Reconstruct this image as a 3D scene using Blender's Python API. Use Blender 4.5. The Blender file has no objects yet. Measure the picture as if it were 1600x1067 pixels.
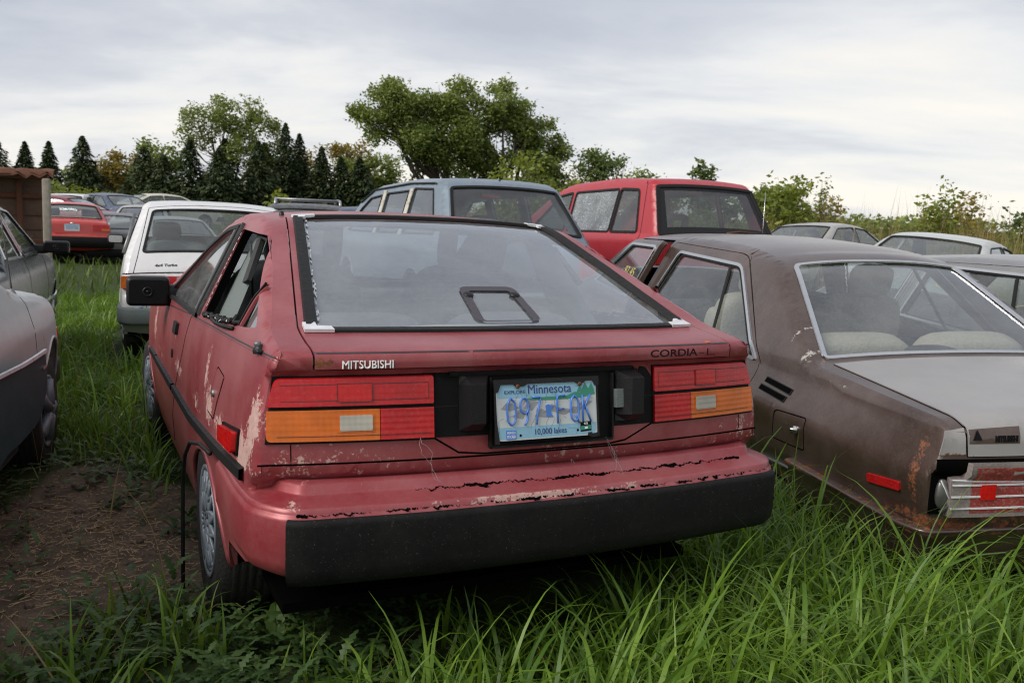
import bpy, bmesh, math, random
import numpy as np
from mathutils import Vector, Matrix
R=math.radians
random.seed(7); RNG=np.random.default_rng(11)
scene=bpy.context.scene
# ------------------------------------------------------------------ camera, world, sun, exposure
cd=bpy.data.cameras.new('camera'); cam=bpy.data.objects.new('camera',cd); scene.collection.objects.link(cam); scene.camera=cam
cd.sensor_width=36; cd.lens=1417.47*36/1600; cd.clip_end=5000; cd.clip_start=.05
_F=Vector((0.43374851,0.89245484,-0.12404268)); _R=Vector((0.90082531,-0.43248173,0.03838369)); _U=Vector((0.01939048,0.12838965,0.99153422))
cam.matrix_world=Matrix(((_R.x,_U.x,-_F.x,-1.17620468),(_R.y,_U.y,-_F.y,-2.0624321),(_R.z,_U.z,-_F.z,1.26636239),(0,0,0,1)))
cd.dof.use_dof=True; cd.dof.focus_distance=2.9; cd.dof.aperture_fstop=7.1
scene.cycles.filter_width=1.15
scene.view_settings.view_transform='Standard'; scene.view_settings.look='None'; scene.view_settings.gamma=1; scene.view_settings.exposure=0.56
SUN_EL,SUN_AZ=R(38),R(262)      # azimuth clockwise from +Y
sd=bpy.data.lights.new('sun','SUN'); sd.energy=2.3; sd.angle=R(30); sd.color=(1,.95,.88)
sun=bpy.data.objects.new('sun',sd); scene.collection.objects.link(sun)
_d=Vector((math.sin(SUN_AZ)*math.cos(SUN_EL),math.cos(SUN_AZ)*math.cos(SUN_EL),math.sin(SUN_EL)))
sun.rotation_euler=_d.to_track_quat('Z','Y').to_euler()
world=bpy.data.worlds.new('World'); scene.world=world; world.use_nodes=True

class NT:
    def __init__(s,nt): s.nt=nt; nt.nodes.clear()
    def n(s,t,**k):
        o=s.nt.nodes.new(t)
        for a,v in k.items():
            if a=='inp':
                for i,x in v.items(): s.set(o,i,x)
            else: setattr(o,a,v)
        return o
    def set(s,o,i,x):
        if hasattr(x,'is_output') or hasattr(x,'links'): s.nt.links.new(x,o.inputs[i])
        else: o.inputs[i].default_value=x
    def m(s,op,a,b=0.0,c=0.0,clamp=False):
        o=s.n('ShaderNodeMath',operation=op,use_clamp=clamp); s.set(o,0,a); s.set(o,1,b)
        if op in('MULTIPLY_ADD',): s.set(o,2,c)
        return o.outputs[0]
    def mix(s,f,a,b):
        o=s.n('ShaderNodeMix',data_type='RGBA'); s.set(o,0,f); s.set(o,6,a); s.set(o,7,b); return o.outputs[2]
    def ramp(s,f,pts,interp='LINEAR'):
        o=s.n('ShaderNodeValToRGB'); s.set(o,0,f); cr=o.color_ramp; cr.interpolation=interp
        while len(cr.elements)<len(pts): cr.elements.new(.5)
        for e,(p,c) in zip(cr.elements,pts): e.position=p; e.color=c if len(c)==4 else (*c,1)
        return o.outputs[0]
    def rng(s,v,a,b,c=0.,d=1.):
        o=s.n('ShaderNodeMapRange',inp={0:v,1:a,2:b,3:c,4:d}); return o.outputs[0]
    def noise(s,vec,scale,detail=3,rough=.55,dist=0.,col=False):
        o=s.n('ShaderNodeTexNoise',inp={'Scale':scale,'Detail':detail,'Roughness':rough,'Distortion':dist})
        if vec is not None: s.set(o,'Vector',vec)
        return o.outputs[1 if col else 0]
    def mapv(s,vec,scale=(1,1,1),loc=(0,0,0),rot=(0,0,0)):
        o=s.n('ShaderNodeMapping',inp={0:vec,1:loc,2:rot,3:scale}); return o.outputs[0]

def rgb(r,g,b): return (r,g,b,1)
w=NT(world.node_tree)
skyt=w.n('ShaderNodeTexSky',sky_type='NISHITA',sun_disc=False,sun_elevation=SUN_EL,sun_rotation=SUN_AZ)
tc=w.n('ShaderNodeTexCoord'); sep=w.n('ShaderNodeSeparateXYZ',inp={0:tc.outputs['Generated']})
zz=w.m('MAXIMUM',sep.outputs[2],0.0); den=w.m('ADD',zz,.16)
comb=w.n('ShaderNodeCombineXYZ',inp={0:w.m('DIVIDE',sep.outputs[0],den),1:w.m('DIVIDE',sep.outputs[1],den),2:0.})
rotv=w.mapv(w.mapv(comb.outputs[0],rot=(0,0,R(26))),scale=(.62,1.0,1),loc=(4.3,1.2,0))
n1=w.noise(rotv,.95,9,.56,.3); n2=w.noise(rotv,.35,3,.5); 
nn=w.m('ADD',w.m('MULTIPLY',n1,.62),w.m('MULTIPLY',n2,.38))
lowglow=w.rng(zz,0.03,.26,.060,-.062)   # the cloud deck thins towards the horizon
cl=w.ramp(w.m('ADD',nn,lowglow),[(.36,(3.7,3.9,4.4)),(.45,(4.6,4.75,5.1)),(.52,(5.9,5.9,5.9)),(.60,(7.0,6.65,6.1))])
skyc=w.mix(.93,skyt.outputs[0],cl)
bg=w.n('ShaderNodeBackground',inp={0:skyc,1:.1}); wo=w.n('ShaderNodeOutputWorld',inp={0:bg.outputs[0]})

# ------------------------------------------------------------------ materials
MAT={}
def mat(name):
    m=bpy.data.materials.new(name); m.use_nodes=True; MAT[name]=m; return m,NT(m.node_tree)
def simple(name,col,rough=.5,metal=0.,bump=0.,var=.15,scale=30,coat=0.,spec=.5):
    m,t=mat(name); tc=t.n('ShaderNodeTexCoord').outputs['Object']
    nz=t.noise(tc,scale,4); c=t.mix(nz,rgb(*[x*(1-var) for x in col]),rgb(*[min(1,x*(1+var)) for x in col]))
    p=t.n('ShaderNodeBsdfPrincipled',inp={'Base Color':c,'Roughness':t.rng(nz,.3,.7,rough*.85,min(1,rough*1.15)),'Metallic':metal,'Coat Weight':coat,'Specular IOR Level':spec})
    if bump:
        b=t.n('ShaderNodeBump',inp={'Height':nz,'Strength':bump,'Distance':.01}); t.set(p,'Normal',b.outputs[0])
    t.n('ShaderNodeOutputMaterial',inp={0:p.outputs[0]}); return m
def paint(name,col,fade,wearc=(.42,.33,.26),rustc=(.09,.03,.012),rough=.38,metal=.25,coat=.35,oxid=.5,dust=.12,streak=0.,spec=.5):
    """car paint: oxidised patches, dust, specks, and wear / rust where the mesh carries those attributes"""
    m,t=mat(name); tc=t.n('ShaderNodeTexCoord').outputs['Object']
    big=t.noise(tc,1.7,5,.6); med=t.noise(tc,9,6,.65); fine=t.noise(tc,70,4,.6); vf=t.noise(tc,330,2)
    ox=t.m('MULTIPLY',t.rng(big,.35,.7),oxid,clamp=True)
    c=t.mix(ox,rgb(*col),rgb(*fade))
    dustv=t.m('MULTIPLY',t.rng(t.m('ADD',t.m('MULTIPLY',med,.6),t.m('MULTIPLY',fine,.4)),.42,.68),dust,clamp=True)
    if streak:
        st=t.noise(t.mapv(tc,scale=(14,14,1.2)),1.0,5,.6); dustv=t.m('MAXIMUM',dustv,t.m('MULTIPLY',t.rng(st,.5,.72),streak,clamp=True))
    c=t.mix(dustv,c,rgb(.36,.34,.31))
    spk=t.rng(vf,.70,.74); c=t.mix(t.m('MULTIPLY',spk,.35),c,rgb(.5,.46,.42))
    wa=t.n('ShaderNodeAttribute',attribute_name='wear').outputs['Fac']; ra=t.n('ShaderNodeAttribute',attribute_name='rust').outputs['Fac']
    nsum=t.m('ADD',t.m('MULTIPLY',t.noise(tc,26,7,.7),.65),t.m('MULTIPLY',t.noise(tc,120,4,.6),.35))
    wm=t.rng(t.m('ADD',wa,t.m('MULTIPLY',t.m('SUBTRACT',nsum,.5),1.9)),.48,.54)
    wm=t.m('MULTIPLY',wm,t.rng(wa,.03,.1)); wcol=t.mix(t.rng(fine,.3,.7),rgb(*[x*.75 for x in wearc]),rgb(*wearc))
    c=t.mix(t.m('MULTIPLY',wm,.85),c,wcol)
    rm=t.rng(t.m('ADD',ra,t.m('MULTIPLY',t.m('SUBTRACT',nsum,.5),1.9)),.46,.56); rm=t.m('MULTIPLY',rm,t.rng(ra,.03,.1))
    c=t.mix(rm,c,t.mix(t.rng(fine,.35,.65),rgb(*rustc),rgb(*[x*2.6 for x in rustc])))
    wr=t.m('MAXIMUM',wm,rm)
    ro=t.m('ADD',t.m('ADD',rough,t.m('MULTIPLY',med,.12)),t.m('MULTIPLY',wr,.35),clamp=True)
    p=t.n('ShaderNodeBsdfPrincipled',inp={'Base Color':c,'Roughness':ro,'Metallic':t.m('MULTIPLY',t.m('SUBTRACT',1.,wr),metal),'Coat Weight':t.m('MULTIPLY',t.m('SUBTRACT',1.,wr),coat),'Coat Roughness':.18,'Specular IOR Level':spec})
    b=t.n('ShaderNodeBump',inp={'Height':t.m('ADD',t.m('MULTIPLY',fine,.3),t.m('MULTIPLY',wr,-1.)),'Strength':.25,'Distance':.002}); t.set(p,'Normal',b.outputs[0])
    t.n('ShaderNodeOutputMaterial',inp={0:p.outputs[0]}); return m
def glass(name,tint=(.80,.86,.86),dust=.12,dustc=(.45,.47,.47),lines=0.,refp=4.):
    m,t=mat(name); tc=t.n('ShaderNodeTexCoord').outputs['Object']
    tr=t.n('ShaderNodeBsdfTransparent',inp={0:rgb(*tint)}); gl=t.n('ShaderNodeBsdfGlossy',inp={0:rgb(.95,.97,1),1:.035})
    ge=t.n('ShaderNodeNewGeometry'); dt=t.n('ShaderNodeVectorMath',operation='DOT_PRODUCT'); t.set(dt,0,ge.outputs['Incoming']); t.set(dt,1,ge.outputs['Normal'])
    cs=t.m('SUBTRACT',1.,t.m('ABSOLUTE',dt.outputs['Value'])); fr=t.m('ADD',t.m('MULTIPLY',t.m('POWER',cs,refp),.92),.08,clamp=True)
    s1=t.n('ShaderNodeMixShader',inp={0:fr,1:tr.outputs[0],2:gl.outputs[0]})
    nz=t.m('ADD',t.m('MULTIPLY',t.noise(t.mapv(tc,scale=(1.2,1.2,2.5)),2.2,6,.65,.4),.7),t.m('MULTIPLY',t.noise(tc,60,4),.3))
    dv=t.m('ADD',t.m('MULTIPLY',t.rng(nz,.36,.66),dust*1.6),dust*.4,clamp=True)
    spk=t.rng(t.noise(tc,170,2),.74,.78); dv=t.m('MAXIMUM',dv,t.m('MULTIPLY',spk,.25*min(1,dust*5)))
    if lines:
        sx=t.n('ShaderNodeSeparateXYZ',inp={0:tc}); ln=t.m('PINGPONG',sx.outputs[1],lines); dv=t.m('MAXIMUM',dv,t.m('MULTIPLY',t.m('LESS_THAN',ln,.0012),.10))
    df=t.n('ShaderNodeBsdfDiffuse',inp={0:rgb(*dustc)})
    s2=t.n('ShaderNodeMixShader',inp={0:dv,1:s1.outputs[0],2:df.outputs[0]})
    t.n('ShaderNodeOutputMaterial',inp={0:s2.outputs[0]}); return m
def lens(name,col,ribs=0,rough=.22,dirt=.25):
    m,t=mat(name); tc=t.n('ShaderNodeTexCoord').outputs['Object']; nz=t.noise(tc,14,5,.6); fn=t.noise(tc,90,3)
    c=t.mix(t.rng(nz,.3,.7),rgb(*[x*.72 for x in col]),rgb(*col)); c=t.mix(t.m('MULTIPLY',t.rng(fn,.5,.75),dirt),c,rgb(.34,.28,.24))
    p=t.n('ShaderNodeBsdfPrincipled',inp={'Base Color':c,'Roughness':rough,'Coat Weight':.15,'Coat Roughness':.15,'Specular IOR Level':.35})
    if ribs:
        sx=t.n('ShaderNodeSeparateXYZ',inp={0:tc}); wv=t.m('ADD',t.m('SINE',t.m('MULTIPLY',sx.outputs[0],ribs)),t.m('SINE',t.m('MULTIPLY',sx.outputs[2],ribs)))
        b=t.n('ShaderNodeBump',inp={'Height':wv,'Strength':.10,'Distance':.0012}); t.set(p,'Normal',b.outputs[0])
    t.n('ShaderNodeOutputMaterial',inp={0:p.outputs[0]}); return m
def leafmat(name,c1,c2,c3,trans=.35,rough=.55,var=1.2):
    m,t=mat(name); ge=t.n('ShaderNodeNewGeometry'); rnd=ge.outputs['Random Per Island']
    big=t.noise(ge.outputs['Position'],var,3)
    v=t.m('ADD',t.m('MULTIPLY',rnd,.6),t.m('MULTIPLY',t.rng(big,.3,.7),.4))
    c=t.ramp(v,[(0.05,c1),(.5,c2),(.95,c3)])
    p=t.n('ShaderNodeBsdfPrincipled',inp={'Base Color':c,'Roughness':rough,'Specular IOR Level':.35})
    tl=t.n('ShaderNodeBsdfTranslucent',inp={0:t.mix(.5,c,rgb(c3[0]*1.3,c3[1]*1.3,c3[2]*.6))})
    s=t.n('ShaderNodeMixShader',inp={0:trans,1:p.outputs[0],2:tl.outputs[0]})
    t.n('ShaderNodeOutputMaterial',inp={0:s.outputs[0]}); return m

paint('red_paint',(.225,.020,.028),(.335,.105,.112),wearc=(.50,.34,.30),rough=.36,metal=.22,coat=.22,oxid=.95,dust=.10,spec=.4)
paint('brown_paint',(.044,.024,.018),(.130,.090,.077),wearc=(.40,.38,.36),rough=.27,metal=.3,coat=.5,oxid=.6,dust=.10,streak=.05)
paint('grey_brown_deck',(.24,.23,.23),(.34,.33,.325),wearc=(.5,.5,.49),rough=.36,metal=.2,coat=.25,oxid=.7,dust=.25)
paint('white_paint',(.62,.62,.63),(.52,.52,.54),rough=.3,metal=0,coat=.4,dust=.2,streak=.2)
paint('blue_grey_paint',(.13,.18,.23),(.2,.25,.29),rough=.35,dust=.25)
paint('van_red_paint',(.33,.008,.018),(.34,.018,.028),rough=.3,metal=.0,coat=.25,dust=.04)
paint('silver_paint',(.44,.465,.46),(.50,.51,.51),rough=.34,metal=.1,coat=.3,dust=.3,streak=.45)
paint('mid_silver_paint',(.17,.17,.175),(.24,.24,.24),rough=.3,metal=.3,dust=.2)
paint('far_silver_paint',(.36,.35,.34),(.42,.4,.38),rough=.3,metal=.3,dust=.3)
paint('dark_green_paint',(.008,.013,.013),(.014,.02,.02),rough=.2,metal=.0,coat=.15,dust=.04,streak=.06,spec=.35)
paint('teal_paint',(.006,.034,.036),(.014,.036,.042),rough=.5,metal=.0,coat=.0,dust=.05,spec=.25)
paint('far_red_paint',(.42,.025,.02),(.45,.05,.04),rough=.3,metal=0,coat=.5,dust=.1)
paint('far_maroon_paint',(.17,.012,.02),(.2,.03,.035),rough=.3,metal=.1,dust=.12)
paint('maroon_paint',(.2,.06,.065),(.26,.11,.11),rough=.35,metal=.2,dust=.2)
paint('charcoal_paint',(.035,.038,.042),(.07,.07,.075),rough=.3,metal=.2,dust=.2)
paint('navy_paint',(.02,.04,.09),(.05,.07,.12),rough=.3,metal=.2,dust=.2)
paint('cream_paint',(.5,.47,.38),(.5,.48,.42),rough=.4,metal=0,dust=.25)
paint('yellow_paint',(.6,.5,.1),(.6,.52,.2),rough=.4,metal=0,dust=.2)
glass('rear_glass',(.80,.86,.88),dust=.07,dustc=(.60,.64,.66),lines=.028,refp=2.35)
glass('sedan_rear_glass',(.80,.84,.84),dust=.07,dustc=(.5,.52,.52),lines=.028,refp=3.0)
glass('clear_glass',(.76,.81,.81),dust=.07)
glass('dark_glass',(.34,.38,.38),dust=.10)
glass('van_glass',(.62,.67,.67),dust=.05)
simple('chrome',(.62,.62,.63),.22,1.,var=.12,scale=40)
paint('bumper_black',(.006,.006,.0065),(.012,.012,.012),wearc=(.035,.033,.03),rough=.55,metal=0,coat=0,oxid=.4,dust=.018,spec=.15)
simple('bright_plastic',(.60,.61,.63),.3,.15,var=.25)
simple('black_plastic',(.008,.008,.009),.42,bump=.15,scale=250,var=.3,spec=.3)
simple('matte_black',(.0045,.0045,.005),.6,bump=.25,scale=320,var=.3,spec=.16)
simple('rubber',(.009,.009,.009),.6,bump=.2,scale=60,spec=.25)
simple('tyre_rubber',(.017,.016,.015),.78,bump=.5,scale=90,var=.4)
simple('void_black',(.0025,.0025,.0025),.9,spec=.02)
simple('interior_dark',(.028,.028,.030),.8,bump=.2,scale=200)
simple('interior_grey',(.13,.155,.15),.85,bump=.3,scale=160)
simple('headliner',(.20,.195,.185),.9,bump=.2,scale=120)
simple('seat_fabric',(.075,.078,.085),.9,bump=.4,scale=260)
simple('seat_beige',(.34,.31,.25),.9,bump=.5,scale=60,var=.3)
simple('rim_grey',(.20,.23,.27),.45,.15,var=.3,scale=25)
simple('rim_silver',(.32,.33,.34),.38,.6,var=.3,scale=25)
simple('rust_metal',(.11,.042,.022),.85,bump=.7,scale=45,var=.7)
simple('steel_dull',(.2,.2,.2),.45,.8,var=.4,scale=30)
simple('old_wood',(.12,.07,.05),.85,bump=.8,scale=12,var=.6)
simple('pale_wood',(.26,.23,.19),.8,bump=.6,scale=14,var=.4)
simple('plate_white',(.50,.53,.54),.4,var=.12,scale=60)
simple('plate_sky',(.22,.42,.55),.4,var=.15,scale=60)
simple('glass_frit',(.045,.04,.048),.5)
simple('plate_grey',(.27,.28,.29),.4,var=.25,scale=80)
simple('plate_blue',(.05,.17,.55),.35,var=.25,scale=120)
simple('plate_navy',(.02,.035,.16),.4)
simple('plate_green',(.03,.22,.15),.4)
simple('badge_white',(.8,.8,.8),.3)
simple('pin_stripe',(.028,.03,.036),.4)
simple('chalk_yellow',(.42,.34,.10),.8)
simple('straw',(.46,.34,.2),.8,var=.5,scale=8)
simple('bark',(.06,.045,.035),.9,bump=.8,scale=10,var=.4)
lens('lens_red',(.48,.008,.012),ribs=420,dirt=.08); lens('lens_red_bright',(.52,.006,.006),ribs=420,dirt=.06)
lens('lens_amber',(.62,.13,.006),ribs=420,dirt=.10); lens('lens_clear',(.42,.40,.34),ribs=420); lens('lens_dirty',(.22,.19,.185),ribs=400,dirt=.5)
lens('lens_red_dusty',(.27,.045,.045),ribs=400,dirt=.5)
leafmat('leaf_mid',(.065,.10,.022),(.15,.205,.05),(.28,.31,.085))
leafmat('leaf_dark',(.045,.075,.02),(.10,.145,.04),(.18,.215,.065))
leafmat('leaf_light',(.08,.12,.018),(.16,.21,.03),(.28,.29,.05))
leafmat('leaf_autumn',(.08,.09,.02),(.19,.17,.035),(.36,.22,.04))
leafmat('needle_dark',(.014,.028,.009),(.032,.052,.017),(.07,.092,.03),trans=.1,rough=.7)
leafmat('blade',(.035,.085,.012),(.105,.195,.022),(.21,.32,.045),trans=.4,rough=.42,var=2.5)
leafmat('far_blade',(.05,.085,.014),(.075,.12,.02),(.12,.155,.035),trans=.3,rough=.6,var=.4)
leafmat('dry_blade',(.13,.11,.04),(.24,.19,.08),(.36,.27,.13),trans=.3,rough=.7,var=.4)
leafmat('weed_leaf',(.030,.068,.02),(.06,.115,.034),(.11,.17,.05),trans=.3,rough=.5)
leafmat('dock_leaf',(.05,.10,.02),(.075,.14,.025),(.11,.17,.035),trans=.35,rough=.45)
def ground_mat():
    m,t=mat('ground_soil'); pos=t.n('ShaderNodeNewGeometry').outputs['Position']
    a=t.noise(pos,.9,6,.6); b=t.noise(pos,9,8,.7); c=t.noise(pos,70,5,.65)
    soil=t.ramp(t.m('ADD',t.m('MULTIPLY',b,.6),t.m('MULTIPLY',c,.4)),[(.3,(.07,.05,.036)),(.5,(.165,.12,.088)),(.7,(.29,.215,.155))])
    green=t.ramp(b,[(.3,(.02,.035,.01)),(.7,(.05,.075,.02))])
    ga=t.n('ShaderNodeAttribute',attribute_name='grassy').outputs['Fac']
    f=t.rng(t.m('ADD',ga,t.m('MULTIPLY',t.m('SUBTRACT',b,.5),1.2)),.35,.65)
    col=t.mix(f,soil,green)
    p=t.n('ShaderNodeBsdfPrincipled',inp={'Base Color':col,'Roughness':.95,'Specular IOR Level':.2})
    bp=t.n('ShaderNodeBump',inp={'Height':t.m('ADD',b,t.m('MULTIPLY',c,.5)),'Strength':.9,'Distance':.03}); t.set(p,'Normal',bp.outputs[0])
    t.n('ShaderNodeOutputMaterial',inp={0:p.outputs[0]})
ground_mat()
def crack_glass():
    m=glass('crazed_glass',(.5,.55,.56),dust=.12); t=NT.__new__(NT); t.nt=m.node_tree
    tc=t.n('ShaderNodeTexCoord').outputs['Object']
    v=t.n('ShaderNodeTexVoronoi',feature='DISTANCE_TO_EDGE',inp={'Vector':tc,'Scale':48.}); e=t.rng(v.outputs[0],.0,.09,.75,0.05)
    e=t.m('MULTIPLY',e,t.rng(t.noise(tc,3,3),.35,.6,.35,1.))
    out=[n for n in t.nt.nodes if n.type=='OUTPUT_MATERIAL'][0]; src=out.inputs[0].links[0].from_socket
    df=t.n('ShaderNodeBsdfDiffuse',inp={0:rgb(.6,.64,.7)})
    s=t.n('ShaderNodeMixShader',inp={0:e,1:src,2:df.outputs[0]}); t.set(out,0,s.outputs[0])
crack_glass()

# ------------------------------------------------------------------ mesh toolkit
def link(o): scene.collection.objects.link(o); return o
def tag(o,label=None,cat=None,group=None,kind=None):
    if label: o['label']=label
    if cat: o['category']=cat
    if group: o['group']=group
    if kind: o['kind']=kind
    return o
def empty(name,loc,yaw=0.,label=None,cat=None,group=None,pitch=0.,roll=0.,parent=None):
    o=bpy.data.objects.new(name,None); o.empty_display_size=.3; link(o); o.location=loc
    o.rotation_mode='XYZ'
    M=Matrix.Rotation(R(-yaw),3,'Z')@Matrix.Rotation(R(pitch),3,'X')@Matrix.Rotation(R(roll),3,'Y')
    o.rotation_euler=M.to_euler('XYZ')
    if parent: o.parent=parent
    return tag(o,label,cat,group)
def raw_obj(name,V,faces,m,parent=None,smooth=True,attrs=None,quads=None):
    me=bpy.data.meshes.new(name); V=np.asarray(V,dtype=np.float32)
    if quads is not None:
        q=np.asarray(quads,dtype=np.int32); k=q.shape[1]
        me.vertices.add(len(V)); me.vertices.foreach_set('co',V.ravel()); me.loops.add(q.size); me.loops.foreach_set('vertex_index',q.ravel())
        me.polygons.add(len(q)); me.polygons.foreach_set('loop_start',np.arange(0,q.size,k,dtype=np.int32))
        me.polygons.foreach_set('use_smooth',np.full(len(q),smooth)); me.update(calc_edges=True)
    else:
        me.from_pydata([tuple(map(float,v)) for v in V],[],faces); sm=smooth if not isinstance(smooth,bool) else [smooth]*len(me.polygons)
        me.polygons.foreach_set('use_smooth',sm); me.update()
    for k,a in (attrs or {}).items():
        at=me.attributes.new(k,'FLOAT','POINT'); at.data.foreach_set('value',np.asarray(a,dtype=np.float32))
    o=bpy.data.objects.new(name,me); link(o); o.data.materials.append(MAT[m] if isinstance(m,str) else m)
    if parent: o.parent=parent
    return o
class MB:
    def __init__(s): s.V=[];s.F=[];s.S=[];s.n=0
    def add(s,V,F,smooth=True):
        V=np.asarray(V,float); s.V.append(V); s.F+= [tuple(int(i)+s.n for i in f) for f in F]; s.S+=[smooth]*len(F); s.n+=len(V); return s
    def build(s,name,m,parent=None,wear=None,rust=None):
        if not s.V: return None
        V=np.concatenate(s.V); at={}
        if wear: at['wear']=wear(V)
        if rust: at['rust']=rust(V)
        return raw_obj(name,V,s.F,m,parent,s.S,at)
    def box(s,c,size,rot=None,bev=.0):
        h=np.array(size)/2.
        if bev<=0:
            V=np.array([(x,y,z) for x in(-1,1) for y in(-1,1) for z in(-1,1)],float)*h
            F=[(0,1,3,2),(4,6,7,5),(0,4,5,1),(2,3,7,6),(0,2,6,4),(1,5,7,3)]; sm=False
        else:
            bm=bmesh.new(); bmesh.ops.create_cube(bm,size=1)
            for v in bm.verts: v.co=Vector((v.co.x*h[0]*2,v.co.y*h[1]*2,v.co.z*h[2]*2))
            bmesh.ops.bevel(bm,geom=bm.edges[:],offset=min(bev,min(h)*.95),segments=3,affect='EDGES',profile=.5)
            bm.verts.index_update(); V=np.array([v.co[:] for v in bm.verts]); F=[[v.index for v in f.verts] for f in bm.faces]; bm.free(); sm=True
        if rot is not None: V=V@np.array(rot).T
        return s.add(V+np.array(c),F,sm)
    def blob(s,c,size,e=.45,rot=None,nu=20,nv=12):
        u=np.linspace(-np.pi,np.pi,nu,endpoint=False); v=np.linspace(-np.pi/2,np.pi/2,nv)
        p=lambda a:np.sign(a)*np.abs(a)**e
        V=[];F=[]
        for b in v:
            for a in u: V.append((p(np.cos(b))*p(np.cos(a))*size[0]/2,p(np.cos(b))*p(np.sin(a))*size[1]/2,p(np.sin(b))*size[2]/2))
        for j in range(nv-1):
            for i in range(nu): F.append((j*nu+i,j*nu+(i+1)%nu,(j+1)*nu+(i+1)%nu,(j+1)*nu+i))
        V=np.array(V)
        if rot is not None: V=V@np.array(rot).T
        return s.add(V+np.array(c),F)
    def tube(s,P,r,n=8,cap=True,flat=1.):
        P=np.array(P,float); m=len(P); rr=np.full(m,r) if np.isscalar(r) else np.array(r,float); V=[];F=[]
        T=np.gradient(P,axis=0); T/=np.linalg.norm(T,axis=1)[:,None]+1e-9
        up=np.array([0,0,1.]) if abs(T[0][2])<.9 else np.array([1.,0,0]); a=np.cross(T[0],up)
        for i in range(m):
            a=a-T[i]*(a@T[i]); a/=np.linalg.norm(a)+1e-9; b=np.cross(T[i],a)
            for k in range(n):
                t=2*np.pi*k/n; V.append(P[i]+rr[i]*(np.cos(t)*a+np.sin(t)*flat*b))
        for i in range(m-1):
            for k in range(n): F.append((i*n+k,i*n+(k+1)%n,(i+1)*n+(k+1)%n,(i+1)*n+k))
        if cap: F+= [tuple(range(n))[::-1],tuple((m-1)*n+k for k in range(n))]
        return s.add(V,F)
    def lathe(s,prof,c,axis=(1,0,0),n=40):
        """profile of (radius, along-axis)"""
        ax=np.array(axis,float); ax/=np.linalg.norm(ax); a=np.cross(ax,[0,0,1.]) if abs(ax[2])<.9 else np.cross(ax,[1.,0,0]); a/=np.linalg.norm(a); b=np.cross(ax,a)
        V=[];F=[];m=len(prof)
        for k in range(n):
            t=2*np.pi*k/n; d=np.cos(t)*a+np.sin(t)*b
            for r,h in prof: V.append(np.array(c)+d*r+ax*h)
        for k in range(n):
            for j in range(m-1): F.append((k*m+j,k*m+j+1,((k+1)%n)*m+j+1,((k+1)%n)*m+j))
        return s.add(V,F)
    def grid(s,P,smooth=True,closed=False):
        P=np.array(P,float); a,b=P.shape[:2]; F=[]
        for i in range(a-1):
            for j in range(b if closed else b-1): F.append((i*b+j,i*b+(j+1)%b,(i+1)*b+(j+1)%b,(i+1)*b+j))
        return s.add(P.reshape(-1,3),F,smooth)
    def panel(s,mp,outer,holes=(),step=(.05,.05),off=0.,flip=False):
        V,F=flat(outer,holes,step); W=mp(V,off) 
        if flip: F=[f[::-1] for f in F]
        return s.add(W,F)
    def wall(s,mp,loop,o0,o1,closed=True,smooth=False):
        L=resample(loop,.04,closed); A=mp(L,o0); B=mp(L,o1); n=len(L); m=n if closed else n-1
        return s.add(np.concatenate([A,B]),[(i,(i+1)%n,n+(i+1)%n,n+i) for i in range(m)],smooth)
    def pad(s,mp,loop,h,step=(.03,.03),base=0.,rnd=.0):
        """solid patch standing h proud of a surface"""
        if rnd: loop=roundpoly(loop,rnd)
        s.panel(mp,loop,(),step,base+h); return s.wall(mp,loop,base-.001,base+h)
    def trim(s,mp,pts,width,h,closed=False,base=0.,seg=.03):
        """a moulding laid along a line on a surface"""
        L=resample(pts,seg,closed); n=len(L)
        P=mp(L,base); N=mp(L,base+.01)-P; N/=np.linalg.norm(N,axis=1)[:,None]
        T=(np.roll(P,-1,0)-np.roll(P,1,0)) if closed else np.gradient(P,axis=0); T/=np.linalg.norm(T,axis=1)[:,None]+1e-9
        Bn=np.cross(N,T); wd=width/2; V=[]
        for k,(a,b) in enumerate([(-1,0),(-.8,1),(.8,1),(1,0)]): V.append(P+Bn*a*wd+N*b*h)
        V=np.stack(V,1).reshape(-1,3); F=[]; m=n if closed else n-1
        for i in range(m):
            j=(i+1)%n
            for k in range(3): F.append((i*4+k,i*4+k+1,j*4+k+1,j*4+k))
        return s.add(V,F,False)
def resample(P,step,closed=False):
    P=np.array(P,float); Q=[]; n=len(P); m=n if closed else n-1
    for i in range(m):
        a,b=P[i],P[(i+1)%n]; k=max(1,int(np.ceil(np.linalg.norm(b-a)/step-1e-6)))
        for j in range(k): Q.append(a+(b-a)*j/k)
    if not closed: Q.append(P[-1])
    return np.array(Q)
def roundpoly(P,r,closed=True,seg=4):
    """fillet the corners; r number or list"""
    P=[np.array(p[:2],float) for p in P]; n=len(P); Q=[]
    rs=[r]*n if np.isscalar(r) else list(r)
    for i in range(n):
        if (not closed and i in(0,n-1)) or rs[i]<=0: Q.append(P[i]); continue
        a,b,c=P[i-1],P[i],P[(i+1)%n]; u=a-b; v=c-b; lu,lv=np.linalg.norm(u),np.linalg.norm(v); d=min(rs[i],lu*.45,lv*.45)
        p0=b+u/lu*d; p2=b+v/lv*d
        for k in range(seg+1):
            t=k/seg; Q.append((1-t)**2*p0+2*t*(1-t)*b+t*t*p2)
    return np.array(Q)
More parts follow.
